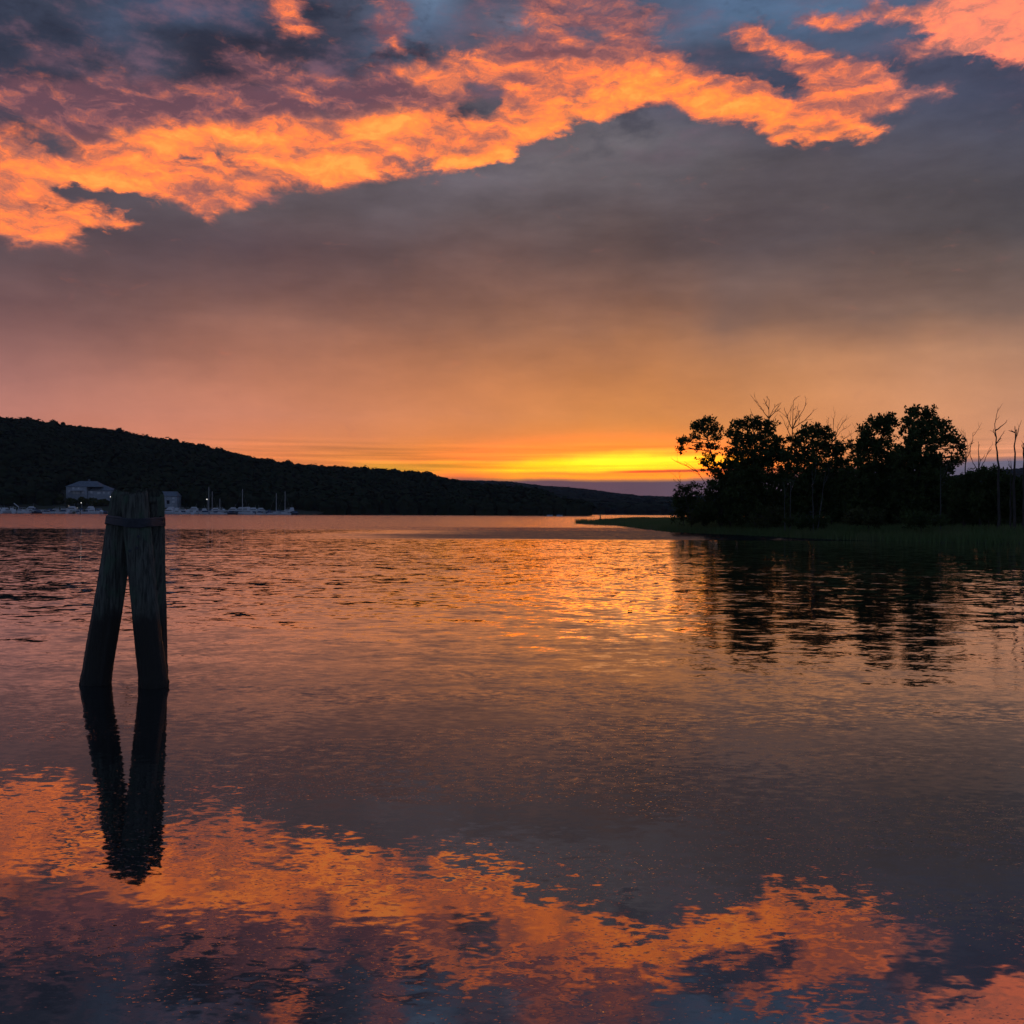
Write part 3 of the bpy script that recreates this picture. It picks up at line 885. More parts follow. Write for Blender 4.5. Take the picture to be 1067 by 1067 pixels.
def shore_y(px):
    pts = [(533.5 + F * x / y, y) for x, y in shore_front]
    pts.sort()
    return float(np.interp(px, [p[0] for p in pts], [p[1] for p in pts]))
def tree(name, label, cat, Y, base, path, ells, seed, group=None, dens=1.0, size=.30, leaf=None, bark=None, trunk_r=.17, depth=1.0, tuft=1.0):
    rnd = random.Random(seed); r = np.random.RandomState(seed)
    Y = max(Y, shore_y(base) + 4.0)
    bz = float(bank_z(WX(base, Y), Y)) - .15
    root_p = Vector((WX(base, Y), Y, bz))
    root = tag(empty(name, root_p), label, cat, group)
    tm = MB()
    pts = [root_p] + [W(px, py, Y) + Vector((0, rnd.uniform(-.4, .4), 0)) for px, py in path]
    fine_pts = []
    for a, b in zip(pts[:-1], pts[1:]):
        for i in range(5): fine_pts.append(a.lerp(b, i / 5) + Vector((rnd.gauss(0, .03), rnd.gauss(0, .03), 0)))
    fine_pts.append(pts[-1])
    nn = len(fine_pts)
    tm.tube(fine_pts, [trunk_r * (1 - .8 * i / nn) * (1.35 if i == 0 else 1) for i in range(nn)], 8)
    clumps, sprigs = [], []
    br = MB()
    for e in ells:
        px, py, rx, ry = e[:4]; dn = e[4] if len(e) > 4 else 1.0
        c = W(px, py, Y); sx_, sz_ = rx / F * Y, ry / F * Y
        sy_ = sx_ * .9 * depth
        area = math.pi * rx * ry
        k = max(4, int(area / 15.0 * dn * dens))
        for _ in range(k):
            d = r.randn(3); d /= np.linalg.norm(d)
            q = r.rand() ** .40
            p = np.array([c.x + d[0] * sx_ * q, c.y + d[1] * sy_ * q, c.z + d[2] * sz_ * q])
            clumps.append((p[0], p[1], max(p[2], bz + .4), tuft * random.uniform(.26, .50)))
        for _ in range(k // 3):                              # loose sprigs beyond the crown's surface
            d = r.randn(3); d /= np.linalg.norm(d); q = r.uniform(1.0, 1.28)
            sprigs.append((c.x + d[0] * sx_ * q, c.y + d[1] * sy_ * q, max(c.z + d[2] * sz_ * q, bz + .3), random.uniform(.16, .30)))
        # a limb from the nearest trunk point, and twigs on
        near = min(fine_pts[2:], key=lambda q_: (q_ - c).length + max(0, q_.z - c.z) * 2)
        lp = limb(br, near, c, trunk_r * .42, .03, rnd)
        for _ in range(6):
            d = r.randn(3); d /= np.linalg.norm(d)
            tip = c + Vector((d[0] * sx_, d[1] * sy_, abs(d[2]) * sz_ * 1.0)) * .95
            limb(br, lp[rnd.randint(2, 6)], tip, .035, .012, rnd, .10, 5, 4)
    tm.build('trunk', bark or M_bark, root, True, root_p)
    br.build('branches', bark or M_bark, root, True, root_p)
    cm = MB(); cm.quads(leaf_cloud(clumps, 24, size * 1.1, r)); cm.quads(leaf_cloud(sprigs, 9, size * .85, r))
    cm.build('crown', leaf or M_leaf, root, False, root_p)
    return root

G_T = 'trees on the marsh island'
tree('broadleaf_tree', 'open-crowned tree leaning out over the left end of the island, sky showing through its leaves', 'tree', 111, 762,
     [(757, 520), (748, 490), (741, 470), (735, 450)],
     [(737,447,12,9,1.1),(728,443,9,7,1.1),(745,451,8,8,1.0),(714,460,9,6,.9),(722,456,8,6,.9),(741,465,9,6,.8),(712,468,6,3,.7),(737,478,11,6,.9),(744,487,13,8,1.1),(727,466,5,3,.6),(738,437,5,3,.8)], 11, G_T, .85, .30, trunk_r=.15)
tree('broadleaf_tree', 'dense dark tree with a flat tufted top, second from the left of the island', 'tree', 107, 788,
     [(787, 510), (785, 480), (787, 455)],
     [(768,442,9,6),(780,440,10,6),(793,441,10,7),(803,446,9,8),(764,452,8,6),(772,458,14,9),(795,458,17,10),(780,472,26,13,1.2),(805,475,15,13,1.2),(785,492,30,16,1.3),(812,466,8,12,1.0),(782,515,34,18,1.3),(790,535,36,12,1.3)], 12, G_T)
tree('broadleaf_tree', 'rounded dark tree between two bare treetops in the middle of the island', 'tree', 104, 850,
     [(850, 510), (848, 480), (846, 456)],
     [(838,450,10,7),(852,447,10,7),(862,453,9,8),(828,460,9,8,.9),(845,462,16,10),(866,466,13,10),(876,474,9,9,.9),(822,478,12,12),(848,482,28,14,1.2),(850,502,34,16,1.3),(852,525,36,16,1.3),(884,462,7,4,.5),(880,490,10,12,.9)], 13, G_T)
tree('broadleaf_tree', 'tall dark tree with a peaked left shoulder, joined to the tallest tree', 'tree', 97, 915,
     [(914, 510), (913, 480), (920, 450)],
     [(924,434,7,6),(915,439,9,7),(931,438,7,6),(904,448,10,8),(920,447,14,8),(900,459,10,8),(915,464,20,12,1.2),(896,474,12,10),(912,486,24,14,1.3),(908,506,27,16,1.3),(908,528,30,16,1.3)], 14, G_T)
tree('broadleaf_tree', 'tallest leafy tree of the island, with a broad ragged crown', 'tree', 94, 958,
     [(957, 510), (958, 480), (958, 440)],
     [(951,428,8,6),(961,431,7,6),(969,430,7,6),(950,440,12,8),(968,443,12,9),(980,440,8,7),(986,450,8,7,.8),(958,455,20,12,1.2),(984,461,10,8,.7),(996,457,7,6,.8),(1000,466,6,6,.8),(994,477,8,6,.7),(955,473,26,14,1.3),(975,485,18,12,1.1),(957,495,28,16,1.3),(958,515,30,16,1.3),(962,532,30,12,1.3)], 15, G_T)
tree('broadleaf_tree', 'lower dark tree filling the left flank of the island behind the leaning tree', 'tree', 109, 752,
     [(752, 530), (755, 505)], [(757,500,14,12,1.2),(748,512,18,13,1.2),(765,520,22,18,1.3),(745,532,24,13,1.3),(760,484,9,8,1.0)], 16, G_T)
tree('broadleaf_tree', 'narrow lower tree filling the dip between the two groups of crowns', 'tree', 101, 884,
     [(884, 530), (886, 500)], [(886,497,13,12,.9),(884,515,18,15,1.3),(884,532,20,12,1.3)], 17, G_T)
for k, (px, tops, lb) in enumerate((
    (778, (478, 26), 'dense tree standing behind the flat-topped one'), (822, (486, 26), 'low dense tree closing the gap left of the rounded tree'),
    (868, (484, 24), 'low dense tree behind the right side of the rounded tree'), (902, (486, 24), 'dense tree behind the left shoulder of the peaked tree'),
    (938, (468, 24), 'dense tree filling the space between the peaked and the tallest tree'), (975, (480, 24), 'dense tree behind the right half of the tallest tree'),
    (1002, (500, 20), 'low wide tree behind the bare twiggy tree'), (1036, (504, 24), 'low wide tree behind the forked snag'), (1066, (502, 24), 'low wide tree behind the poles at the right edge'))):
    tp, rx_ = tops
    es = [(px, tp + 10, rx_ * .7, 10, 1.1)]
    y_ = tp + 24
    while y_ < 556: es.append((px + (k * 7 % 5) - 2, y_, rx_, 14, 1.2)); y_ += 16
    tree('broadleaf_tree', lb, 'tree', 118 + (k * 5) % 9, px, [(px, 520), (px, tp + 12)], es, 70 + k, G_T, .95, .36)
G_S = 'shrubs along the island edge'
def shrub(label, Y, base, ells, seed, leaf=None):
    return tree('shrub', label, 'shrub', Y, base, [(base, ells[0][1] + ells[0][3] * .5)], ells, seed, G_S, 1.15, .26, leaf or M_leaf, trunk_r=.07)
shrub('round dark shrub at the left tip of the island trees', 115, 712, [(713,516,11,10),(706,528,8,10),(722,524,12,14),(712,538,13,8),(722,505,9,4,.7),(707,512,5,5,.8)], 21)
shrub('low spreading shrub below the leaning tree', 110, 736, [(736,530,14,12),(730,540,16,8)], 22, M_leaf2)
shrub('grey-green shrub at the foot of the middle tree', 88, 800, [(800,540,22,9),(812,536,16,8)], 23, M_leaf2)
shrub('low shrub beside the pale trunks', 87, 845, [(846,543,22,7),(830,541,14,7)], 24)
shrub('olive shrub between the two tree groups', 84, 905, [(905,540,24,8),(892,538,12,8)], 25, M_leaf2)
shrub('low shrub under the tallest tree', 84, 960, [(960,541,26,8)], 26)
shrub('low dark shrub in the gap under the peaked tree', 98, 930, [(930,540,14,9),(922,543,12,7)], 30)
shrub('low shrub at the foot of the forked bare trees', 92, 1018, [(1018,538,16,10),(1030,541,14,8)], 31)
shrub('small shrub under the bare tree right of the tallest crown', 95, 992, [(992,538,14,10)], 32)
shrub('dark shrub right of the tallest tree', 88, 1004, [(1010,500,12,8,.9),(1006,508,13,12,1.1),(1003,525,16,16,1.2),(1014,515,12,14,1.2),(1008,498,8,5,.8)], 27)
shrub('bushy shrub below the forked bare trees on the right', 86, 1030, [(1028,501,15,11),(1038,508,16,16,1.2),(1026,524,18,16,1.3),(1020,492,10,5,.8),(1034,491,9,5,.7),(1044,496,8,5,.7)], 28)
shrub('dark shrub by the tall bare poles at the right edge', 85, 1058, [(1056,510,12,12),(1066,514,14,18,1.2),(1056,528,20,14,1.3),(1047,503,8,6,.7),(1080,516,16,20,1.1)], 29)

def dead_tree(label, Y, base, tops, seed, r0=.10, base_py=None, twig=1.0, mat_=None, cat='dead tree', group='bare dead trees on the island', name='dead_tree', fork=None):
    """tops: list of limb tips in picture pixels; limbs leave the trunk line to the first tip"""
    rnd = random.Random(seed)
    Y = max(Y, shore_y(base[0]) + 3.5)
    bz = float(bank_z(WX(base[0], Y), Y)) - .15
    rp = Vector((WX(base[0], Y), Y, bz)); root = tag(empty(name, rp), label, cat, group)
    top = W(tops[0][0], tops[0][1], Y)
    tm, bm = MB(), MB()
    mid = W(base[1], (HZ(base[0]) + tops[0][1]) / 2, Y) if len(base) > 1 else rp.lerp(top, .5)
    pts = []
    for i in range(15):
        t = i / 14
        p = (1 - t) ** 2 * rp + 2 * t * (1 - t) * mid + t * t * top
        pts.append(p + Vector((rnd.gauss(0, .035 if name == 'dead_tree' else .012), rnd.gauss(0, .03), 0)) * (1 if 0 < i < 14 else 0))
    tm.tube(pts, [r0 * (1 - .82 * (i / 14) ** 1.2) for i in range(15)], 7)
    def twigs(line, rad, depth):
        if depth <= 0: return
        L = min((line[-1] - line[0]).length, 2.4 if depth > 1 else 1.6)
        for _ in range(int(round(rnd.uniform(2.2, 4.2) * twig))):
            i = rnd.randint(len(line) // 3, len(line) - 1)
            dirn = (line[min(i + 1, len(line) - 1)] - line[max(i - 1, 0)]).normalized()
            sv = Vector((rnd.gauss(0, 1), rnd.gauss(0, .8), rnd.gauss(0.35, .5))).normalized()
            tip = line[i] + (dirn * .75 + sv * .65) * L * rnd.uniform(.22, .5)
            tip.z = max(tip.z, line[i].z - .2)
            ln = limb(bm, line[i], tip, rad, rad * .4, rnd, .10, 5, 4)
            twigs(ln, rad * .6, depth - 1)
    for (px, py, *rest) in tops[1:]:
        tip = W(px, py, Y) + Vector((0, rnd.uniform(-.7, .7), 0))
        want = rest[0] if rest else None
        if want is not None: st = min(range(15), key=lambda i: abs(pts[i].z - WZ(px, want, Y)))
        else: st = rnd.randint(8, 12)
        ln = limb(bm, pts[st], tip, r0 * .42, r0 * .14, rnd, .05, 8, 5)
        twigs(ln, r0 * .20, 2)
    twigs(pts[9:], r0 * .22, 2)
    tm.build('trunk', mat_ or M_dead, root, True, rp)
    if bm.nv: bm.build('branches', mat_ or M_dead, root, True, rp)
    return root
dead_tree('bare dead crown with spreading twigs rising above the flat-topped dark tree', 109, (800,), [(801,417),(788,421,436),(814,419,432),(782,431,444),(794,416,430),(808,424,440)], 31, .12, twig=1.1)
dead_tree('bare dead tree with steep forked limbs between the dark crowns', 108, (822,), [(826,418),(840,420,445),(843,432,450),(818,424,446),(832,428,448),(815,436,458)], 32, .12, twig=1.1)
dead_tree('fan of fine bare twigs above the right side of the rounded tree', 106, (866,), [(868,436),(860,440,458),(876,440,460),(880,446,462),(884,452,470)], 33, .09, twig=1.2)
dead_tree('twiggy bare treetop in the dip between the crowns', 103, (892,), [(893,452),(886,456,472),(898,460,476)], 34, .07, twig=1.3)
dead_tree('bare tree with thin upswept twigs just right of the tallest leafy tree', 92, (1006,), [(1005,450),(1011,455,478),(999,462,482),(1008,462,486)], 35, .10, twig=1.0)
dead_tree('forked bare dead tree with two slanting limbs left of the tall poles', 90, (1021, 1018), [(1020,463),(1028,472,492),(1013,475,494),(1024,478,490)], 36, .11, twig=.5)
dead_tree('tall bare snag ending in a Y-shaped fork', 84, (1041, 1041), [(1036,442),(1045,441,452),(1042,455,465),(1038,448,456)], 37, .14, twig=.45)
dead_tree('tall straight bare pole of a dead tree near the right edge', 83, (1057, 1057), [(1057,444),(1054,448,453),(1060,447,456)], 38, .14, twig=.35)
dead_tree('short bare stub beside the tall straight pole', 83.5, (1053, 1053), [(1053,480),(1051,484,490)], 39, .09, twig=.3)
dead_tree('thick broken bare trunk at the right edge of the picture', 82, (1067, 1067), [(1067,454),(1064,462,470)], 40, .20, twig=.3)
dead_tree('long arching bare branch reaching left over the water from the island end', 112, (752, 742), [(727,492),(712,481,492),(704,480,491),(699,478,492)], 41, .09, twig=.6)
dead_tree('small bare forked bough low at the left end of the island', 114, (722, 716), [(709,503),(702,494,502),(700,500,506),(706,492,500)], 42, .06, twig=.6)
for k, (bx, tx, ty, Yd, lb) in enumerate(((848, 846, 490, 90, 'upright pale trunk standing before the dark middle trees'),
        (851, 860, 492, 89, 'pale trunk slanting right beside the upright pale one'),
        (818, 817, 505, 91, 'thin pale trunk left of the two bright ones'),
        (823, 824, 502, 91.5, 'thin pale trunk closely paired on the left side'),
        (980, 980, 486, 86, 'faint pale trunk in front of the tallest tree'))):
    dead_tree(lb, Yd, (bx,), [(tx, ty), (tx + 5, ty - 6, ty + 14)], 50 + k, .055, twig=.4, mat_=M_palebark, cat='tree trunk', group='pale trunks among the island trees', name='pale_trunk')

# ------------------------------------------------------------------ wooded hills
def crown_proto(seed, nq=80):
    r = np.random.RandomState(seed)
    d = r.randn(nq, 3); d[:, 2] = np.abs(d[:, 2]) * .9 - .15; d /= np.linalg.norm(d, axis=1)[:, None]
    lob = 1 + .22 * np.sin(d[:, 0] * 5 + seed) * np.sin(d[:, 1] * 4 + seed * 2) + .10 * r.randn(nq)
    p = d * lob[:, None] * np.array([1, 1, 1.05])
    ax = np.cross(d, r.randn(nq, 3)); ax /= np.linalg.norm(ax, axis=1)[:, None]
    bx = np.cross(d, ax) + d * .3 * r.randn(nq, 1)
    s = .30 * (.7 + .6 * r.rand(nq))[:, None]
    V = np.stack([p - ax * s, p + bx * s * .8, p + ax * s, p - bx * s * .8], 1)
    return V
protos = [crown_proto(s, 90) for s in range(6)]
def ico_dome(seed):
    r = np.random.RandomState(seed); seg, rings = 8, 4
    V = []; Fq = []
    for i in range(rings):
        a = (i / rings) * math.pi / 2 * .95
        for k in range(seg):
            th = 2 * math.pi * k / seg
            q = .88 * (1 + .10 * r.randn())
            V.append((math.cos(th) * math.cos(a) * q, math.sin(th) * math.cos(a) * q, math.sin(a) * q))
    V = np.array(V)
    Q = []
    for i in range(rings - 1):
        for k in range(seg):
            k2 = (k + 1) % seg
            Q.append(V[[i*seg+k, i*seg+k2, (i+1)*seg+k2, (i+1)*seg+k]])
    topq = V[-seg:]
    Q.append(topq[[0, 2, 4, 6]])
    skirt = V[:seg].copy(); skirt[:, 2] = -1.2
    for k in range(seg):
        k2 = (k + 1) % seg
        Q.append(np.array([skirt[k], skirt[k2], V[k2], V[k]]))
    return np.array(Q)
domes = [ico_dome(s) for s in range(6)]

def hill(name, fname, flabel, sky_pts, shore_pts, ridge_pts, px0, px1, treeh, spacing, mat_f, keepout=None, seed=1, roughness=1.0):
    sp, hp, rp = np.array(sky_pts, float), np.array(shore_pts, float), np.array(ridge_pts, float)
    pxs = np.linspace(px0, px1, 260); us = np.r_[np.linspace(-.05, 0, 3), np.linspace(0.02, 1, 44), np.linspace(1.06, 1.6, 8)]
    r = np.random.RandomState(seed)
    ph = r.rand(6) * 6.28
    def surf(px, u):
        ysk = np.interp(px, sp[:, 0], sp[:, 1]); r0 = np.interp(px, hp[:, 0], hp[:, 1]); r1 = np.interp(px, rp[:, 0], rp[:, 1])
        Yd = r0 + (r1 - r0) * u
        zr = CAM_H + (HZ(px) - ysk) / F * r1 - treeh * .9
        zr = np.maximum(zr, .5)
        uu = np.clip(u, 0, 1)
        prof = uu ** 1.05 * (1 - .0 * uu)
        prof = .25 * uu + .75 * np.sin(uu * math.pi / 2) ** 1.4
        z = zr * prof
        z = z * (1 + .05 * np.sin(px * .021 + u * 5 + ph[0]) * np.sin(u * math.pi) + .04 * np.sin(px * .05 + ph[1] - u * 7) * np.sin(np.clip(u, 0, 1) * math.pi))
        z = np.where(u > 1, zr * (1 - (u - 1) * .9), z)
        z = np.where(u < 0, u * 60, z + .8 * np.clip(u * 30, 0, 1))
        return (px - 533.5) / F * Yd, Yd, z
    PXg, Ug = np.meshgrid(pxs, us)
    x, y, z = surf(PXg, Ug)
    m = MB(); V = np.stack([x, y, z], -1).reshape(-1, 3)
    n0, n1 = PXg.shape; idx = np.arange(n0 * n1).reshape(n0, n1)
    m.v.append(V); m.nv = len(V); m.f = np.stack([idx[:-1, :-1], idx[:-1, 1:], idx[1:, 1:], idx[1:, :-1]], -1).reshape(-1, 4).tolist()
    tag(m.build(name, M_soil, None, True), kind='structure')
    Q = []; cnt = 0
    u = .012
    while u < 1.12:
        r0 = np.interp((px0 + px1) / 2, hp[:, 0], hp[:, 1]); r1 = np.interp((px0 + px1) / 2, rp[:, 0], rp[:, 1])
        Yd = r0 + (r1 - r0) * u
        dpx = spacing / Yd * F
        px = np.arange(px0, px1, dpx) + r.uniform(-.5, .5) * dpx
        for q in px:
            q += r.uniform(-.45, .45) * dpx; uu = u + r.uniform(-.4, .4) * spacing / (r1 - r0)
            if uu < .008: continue
            xx, yy, zz = surf(np.array(q), np.array(uu))
            if keepout and keepout(q, float(yy)): continue
            k = r.randint(6)
            R = spacing * r.uniform(.55, .95) * (1 if r.rand() > .08 else 1.25); H = treeh * r.uniform(.35, .55) * (1 if r.rand() > .08 else 1.3)
            a = r.rand() * 6.28; ca, sa = math.cos(a), math.sin(a)
            for src in (protos[k], domes[k]):
                Vv = src.copy()
                Vx = Vv[..., 0] * ca - Vv[..., 1] * sa; Vy = Vv[..., 0] * sa + Vv[..., 1] * ca
                Q.append(np.stack([Vx * R + float(xx), Vy * R + float(yy), Vv[..., 2] * H + float(zz) + treeh * .45], -1))
            cnt += 1
        u += spacing * .95 / (r1 - r0)
    V4 = np.concatenate(Q)
    print(fname, 'trees', cnt, 'quads', len(V4))
    m = MB(); m.quads(V4)
    tag(m.build(fname, mat_f), flabel, 'forest', kind='stuff')
    return surf

def keep_left(px, Y):
    if Y < 722 and px < 330: return True
    if 55 < px < 124 and Y < 775: return True
    if 160 < px < 192 and Y < 752: return True
    return False
surfA = hill('hillside', 'hillside_forest', 'dark woodland covering the long hill that slopes down from the left',
     [(-260,432),(-100,433),(0,437),(30,438),(55,444),(90,449),(120,451),(150,457),(200,467),(240,474),(280,482),(312,487),(360,489),(400,491),(440,496),(480,505),(520,509),(548,511),(565,515),(585,524),(598,533),(604,536)],
     [(-260,690),(300,690),(420,760),(620,800)], [(-260,1000),(0,1080),(200,1150),(420,1100),(540,1020),(600,900),(604,860)], -240, 603, 11, 9.0, M_forest, keep_left, 4)
surfB = hill('far_hillside', 'far_hillside_forest', 'blue-dark woodland on the low far ridge beyond the river bend',
     [(440,500),(480,503),(520,505),(560,508),(600,511),(640,516),(665,518),(700,519),(760,518),(850,512),(950,502),(1067,491),(1300,480)],
     [(440,1700),(600,1450),(700,1450),(1300,1300)], [(440,4600),(700,4400),(1067,3400),(1300,3200)], 430, 1290, 15, 32.0, M_forest2, None, 8)

# single trees that stand up on the skyline
G_SK = 'trees standing up on the hill skyline'
def sky_tree(label, px, ytop, Y, wpx, hpx, seed):
    r = np.random.RandomState(seed)
    top = W(px, ytop, Y); R = wpx / 2 / F * Y; H = hpx / F * Y
    rp = Vector((top.x, Y, top.z - H - 6))
    root = tag(empty('skyline_tree', rp), label, 'tree', G_SK)
    cm = MB()
    for k in range(7):
        d = r.randn(3); d /= np.linalg.norm(d)
        c = np.array([top.x + d[0] * R * .55, Y + d[1] * R * .5, top.z - H * .5 + d[2] * H * .26])
        P0 = protos[(seed + k) % 6] * np.array([R * .52, R * .52, H * .34]) + c
        cm.quads(P0); 
        D0 = domes[(seed + k) % 6] * np.array([R * .42, R * .42, H * .28]) + c
        cm.quads(D0)
    cm.build('crown', M_forest, root, False, rp)
    tm = MB(); tm.tube([rp, Vector((top.x, Y, top.z - H * .35))], [.4, .2], 6)
    tm.build('trunk', M_bark, root, False, rp)
for a in (('round tree standing above the ridge near the left edge', 56, 438.5, 1090, 11, 9, 1),
          ('small tree close right of the round ridge tree', 66, 440.5, 1090, 7, 6, 2),
          ('broad pair-like tree crown on the slope above the white house', 95, 445, 1110, 13, 7, 3),
          ('tall crown on the ridge above the piles', 124, 447, 1110, 13, 9, 4),
          ('crown on the slope right of the piles', 183, 458, 1130, 9, 6, 5),
          ('dark tree with a flat top at the notch of the ridge', 279, 478, 1120, 17, 8, 6),
          ('pointed tree at the right side of the ridge notch', 300, 480, 1110, 11, 9, 7)):
    sky_tree(*a)

# ------------------------------------------------------------------ buildings on the left shore
def gable_roof(m, x0, x1, y0, y1, z0, zr, hipl, hipr, ov=.5):
    x0 -= ov; x1 += ov; y0 -= ov; y1 += ov; ym = (y0 + y1) / 2; t = .25
    vs = [(x0,y0,z0),(x1,y0,z0),(x1,y1,z0),(x0,y1,z0),(x0+hipl,ym,zr),(x1-hipr,ym,zr),
          (x0,y0,z0-t),(x1,y0,z0-t),(x1,y1,z0-t),(x0,y1,z0-t)]
    m.add(vs, [(0,1,5,4),(2,3,4,5),(1,2,5),(3,0,4),(6,7,1,0),(7,8,2,1),(8,9,3,2),(9,6,0,3),(9,8,7,6)])
def windows(parent, items, origin):
    for (cx, cz, w, h, yf) in items:
        f = MB(); f.box((cx, yf - .05, cz), (w + .14, .12, h + .14)); fo = f.build('window', M_white, parent, False, origin)
        g = MB(); g.box((cx, yf - .14, cz), (w, .08, h)); g.build('pane', M_glass, fo)
HY = 738.0
def hx(px): return WX(px, HY)
def hz(py): return WZ(90, py, HY)
o = Vector((hx(92), HY, hz(516.5)))
hs = tag(empty('white_house', o), 'long white house with a broad grey hipped roof on the slope above the marina', 'house')
zb = hz(517.5)
m = MB(); m.box(((hx(68.5)+hx(90))/2, HY+7, (zb-3+hz(507))/2), (hx(90)-hx(68.5), 13, hz(507)-zb+3)); m.build('main_wall', M_cream, hs, False, o)
m = MB(); m.box(((hx(90.1)+hx(116.5))/2, HY+8, (zb-3+hz(511))/2), (hx(116.5)-hx(90.1), 12, hz(511)-zb+3)); m.build('wing_wall', M_cream, hs, False, o)
m = MB(); gable_roof(m, hx(68.5), hx(104), HY+.5, HY+13.5, hz(507), hz(501), 7.5, 5.5); gobj = m.build('roof', M_roof, hs, False, o)
m = MB(); gable_roof(m, hx(92), hx(116.5), HY+2, HY+14, hz(511), hz(505.0), 5, 9); m.build('wing_roof', M_roof, hs, False, o)
m = MB(); m.box((hx(88), HY+8, hz(500.6)), (1.1, 1.1, 2.0)); m.build('chimney', M_roof, hs, False, o)
windows(hs, [(hx(72), hz(512), 1.1, 1.5, HY+.5), (hx(76), hz(508.8), 1.2, 1.3, HY+.5), (hx(81.5), hz(508.8), 1.2, 1.3, HY+.5), (hx(79), hz(513.2), 5.0, 2.0, HY+.5), (hx(86), hz(513), 1.2, 1.6, HY+.5),
             (hx(94), hz(512.8), 1.4, 1.5, HY+2), (hx(101.7), hz(513.6), 2.2, 1.3, HY+2), (hx(107), hz(513.2), 1.0, 1.2, HY+2), (hx(112), hz(513.4), 1.0, 1.2, HY+2)], o)
m = MB(); m.box((hx(80), HY-.9, hz(511.4)), (9.5, 2.6, .22))
for k in range(5): m.box((hx(80)-4.4+k*2.2, HY-2.05, (hz(511.4)+zb)/2), (.18, .18, hz(511.4)-zb))
m.build('porch', M_cream, hs, False, o)
HY2 = 722.0
def ax_(px): return WX(px, HY2)
def az_(py): return WZ(175, py, HY2)
o2 = Vector((ax_(176), HY2, az_(526)))
h2 = tag(empty('boathouse', o2), 'small white gabled building beside the piles, right of the long white house', 'house')
m = MB(); m.box(((ax_(165)+ax_(184))/2, HY2+5, (az_(529)+az_(517))/2), (ax_(184)-ax_(165), 9.5, az_(517)-az_(529))); m.build('wall', M_cream, h2, False, o2)
m = MB(); gable_roof(m, ax_(163), ax_(184), HY2+.2, HY2+9.8, az_(517), az_(512), .2, 1.4, .35); m.build('roof', M_roof, h2, False, o2)
m = MB(); m.box((ax_(175), HY2+.18, az_(523.2)), (2.0, .12, 2.6)); m.build('door', M_glass, h2, False, o2)
windows(h2, [(ax_(180.5), az_(523), 1.6, .9, HY2+.25), (ax_(180.5), az_(519), 1.4, .8, HY2+.25)], o2)

# shore ground under the marina
m = MB()
xs = np.linspace(-420, -130, 60)
V = []
for i, xx in enumerate(xs):
    w = 1.2 * math.sin(xx * .21) + .8 * math.sin(xx * .57)
    for yy, zz in ((686 + w, -.4), (690 + w, .7), (702, 1.0), (745, 6.2)):
        V.append((xx, yy, zz))
m.add(V, [(i*4+j, (i+1)*4+j, (i+1)*4+j+1, i*4+j+1) for i in range(59) for j in range(3)])
tag(m.build('shore_ground', M_soil, None, True), kind='structure')

# shrubs on the slope below the house
r = np.random.RandomState(5)
for k, (px, py, w_, h_, Yd) in enumerate(((63,521,13,12,728),(74,523,12,9,722),(86,522,12,9,724),(97,523,13,9,722),(108,524,12,9,724),(122,524,12,10,724),(140,522,14,14,730),(158,524,12,10,726))):
    lb = ['rounded bush at the left corner below the long white house','low bush below the porch of the long white house','dark bush below the middle of the long white house','spreading bush below the wing of the long white house','bush under the lamp at the right end of the long house','bush right of the long house, beside the piles','tall bush hidden partly by the piles','bush left of the small white building'][k]
    c = W(px, py, Yd); R = w_/2/F*Yd; H = h_/2/F*Yd
    rp = Vector((c.x, Yd, c.z - H))
    root = tag(empty('slope_bush', rp), lb, 'bush', 'bushes on the slope below the houses')
    cm = MB()
    for j in range(8):
        d = r.randn(3); d /= np.linalg.norm(d)
        cc = np.array([c.x + d[0]*R*.55, Yd + d[1]*2, c.z + d[2]*H*.45])
        cm.quads(protos[j % 6] * np.array([R*.5, R*.5, H*.5]) + cc); cm.quads(domes[j % 6] * np.array([R*.42, R*.42, H*.42]) + cc)
    cm.build('foliage', M_leaf2, root, False, rp)
    tm = MB(); tm.tube([rp - Vector((0,0,1.5)), c], [.25, .1], 6); tm.build('stem', M_bark, root, False, rp)

# ------------------------------------------------------------------ lamps
def lamp(label, px, py, Y, h, r, dim=False):
    r *= .7
    c = W(px, py, Y); rp = Vector((c.x, Y, c.z - h))
    root = tag(empty('pole_lamp', rp), label, 'lamp', 'lamps along the marina shore')
    m = MB(); m.tube([rp, rp + Vector((0, 0, h - .1))], [.10, .07], 7); m.tube([rp + Vector((0, 0, h - .1)), rp + Vector((0, -.5, h + .25)), rp + Vector((0, -.9, h + .28))], .05, 6)
    m.build('pole', M_alu, root, False, rp)
    g = MB(); pc = rp + Vector((0, -1.0, h))
    seg, rg = 10, 6
    vs = [(pc.x + r*math.sin(math.pi*i/rg)*math.cos(2*math.pi*k/seg), pc.y + r*math.sin(math.pi*i/rg)*math.sin(2*math.pi*k/seg), pc.z + r*math.cos(math.pi*i/rg)) for i in range(rg+1) for k in range(seg)]
    g.add(vs, [(i*seg+k, i*seg+(k+1)%seg, (i+1)*seg+(k+1)%seg, (i+1)*seg+k) for i in range(rg) for k in range(seg)])
    g.build('globe', M_lampdim if dim else M_lamp, root, True, rp)
lamp('bright lit lamp at the right corner of the long white house', 115.8, 517.8, 728, 4.5, .62)
lamp('small lit lamp in the bushes below the middle of the long house', 85.2, 524, 712, 3.5, .42)
lamp('bright lit lamp among the left pair of masts', 216, 520.4, 700, 8.0, .50)
lamp('dim warm lamp low at the left of the house slope', 72.3, 527.3, 706, 2.6, .40, True)
lamp('dim warm lamp low by the boats below the long house', 81.2, 529.3, 702, 2.0, .34, True)

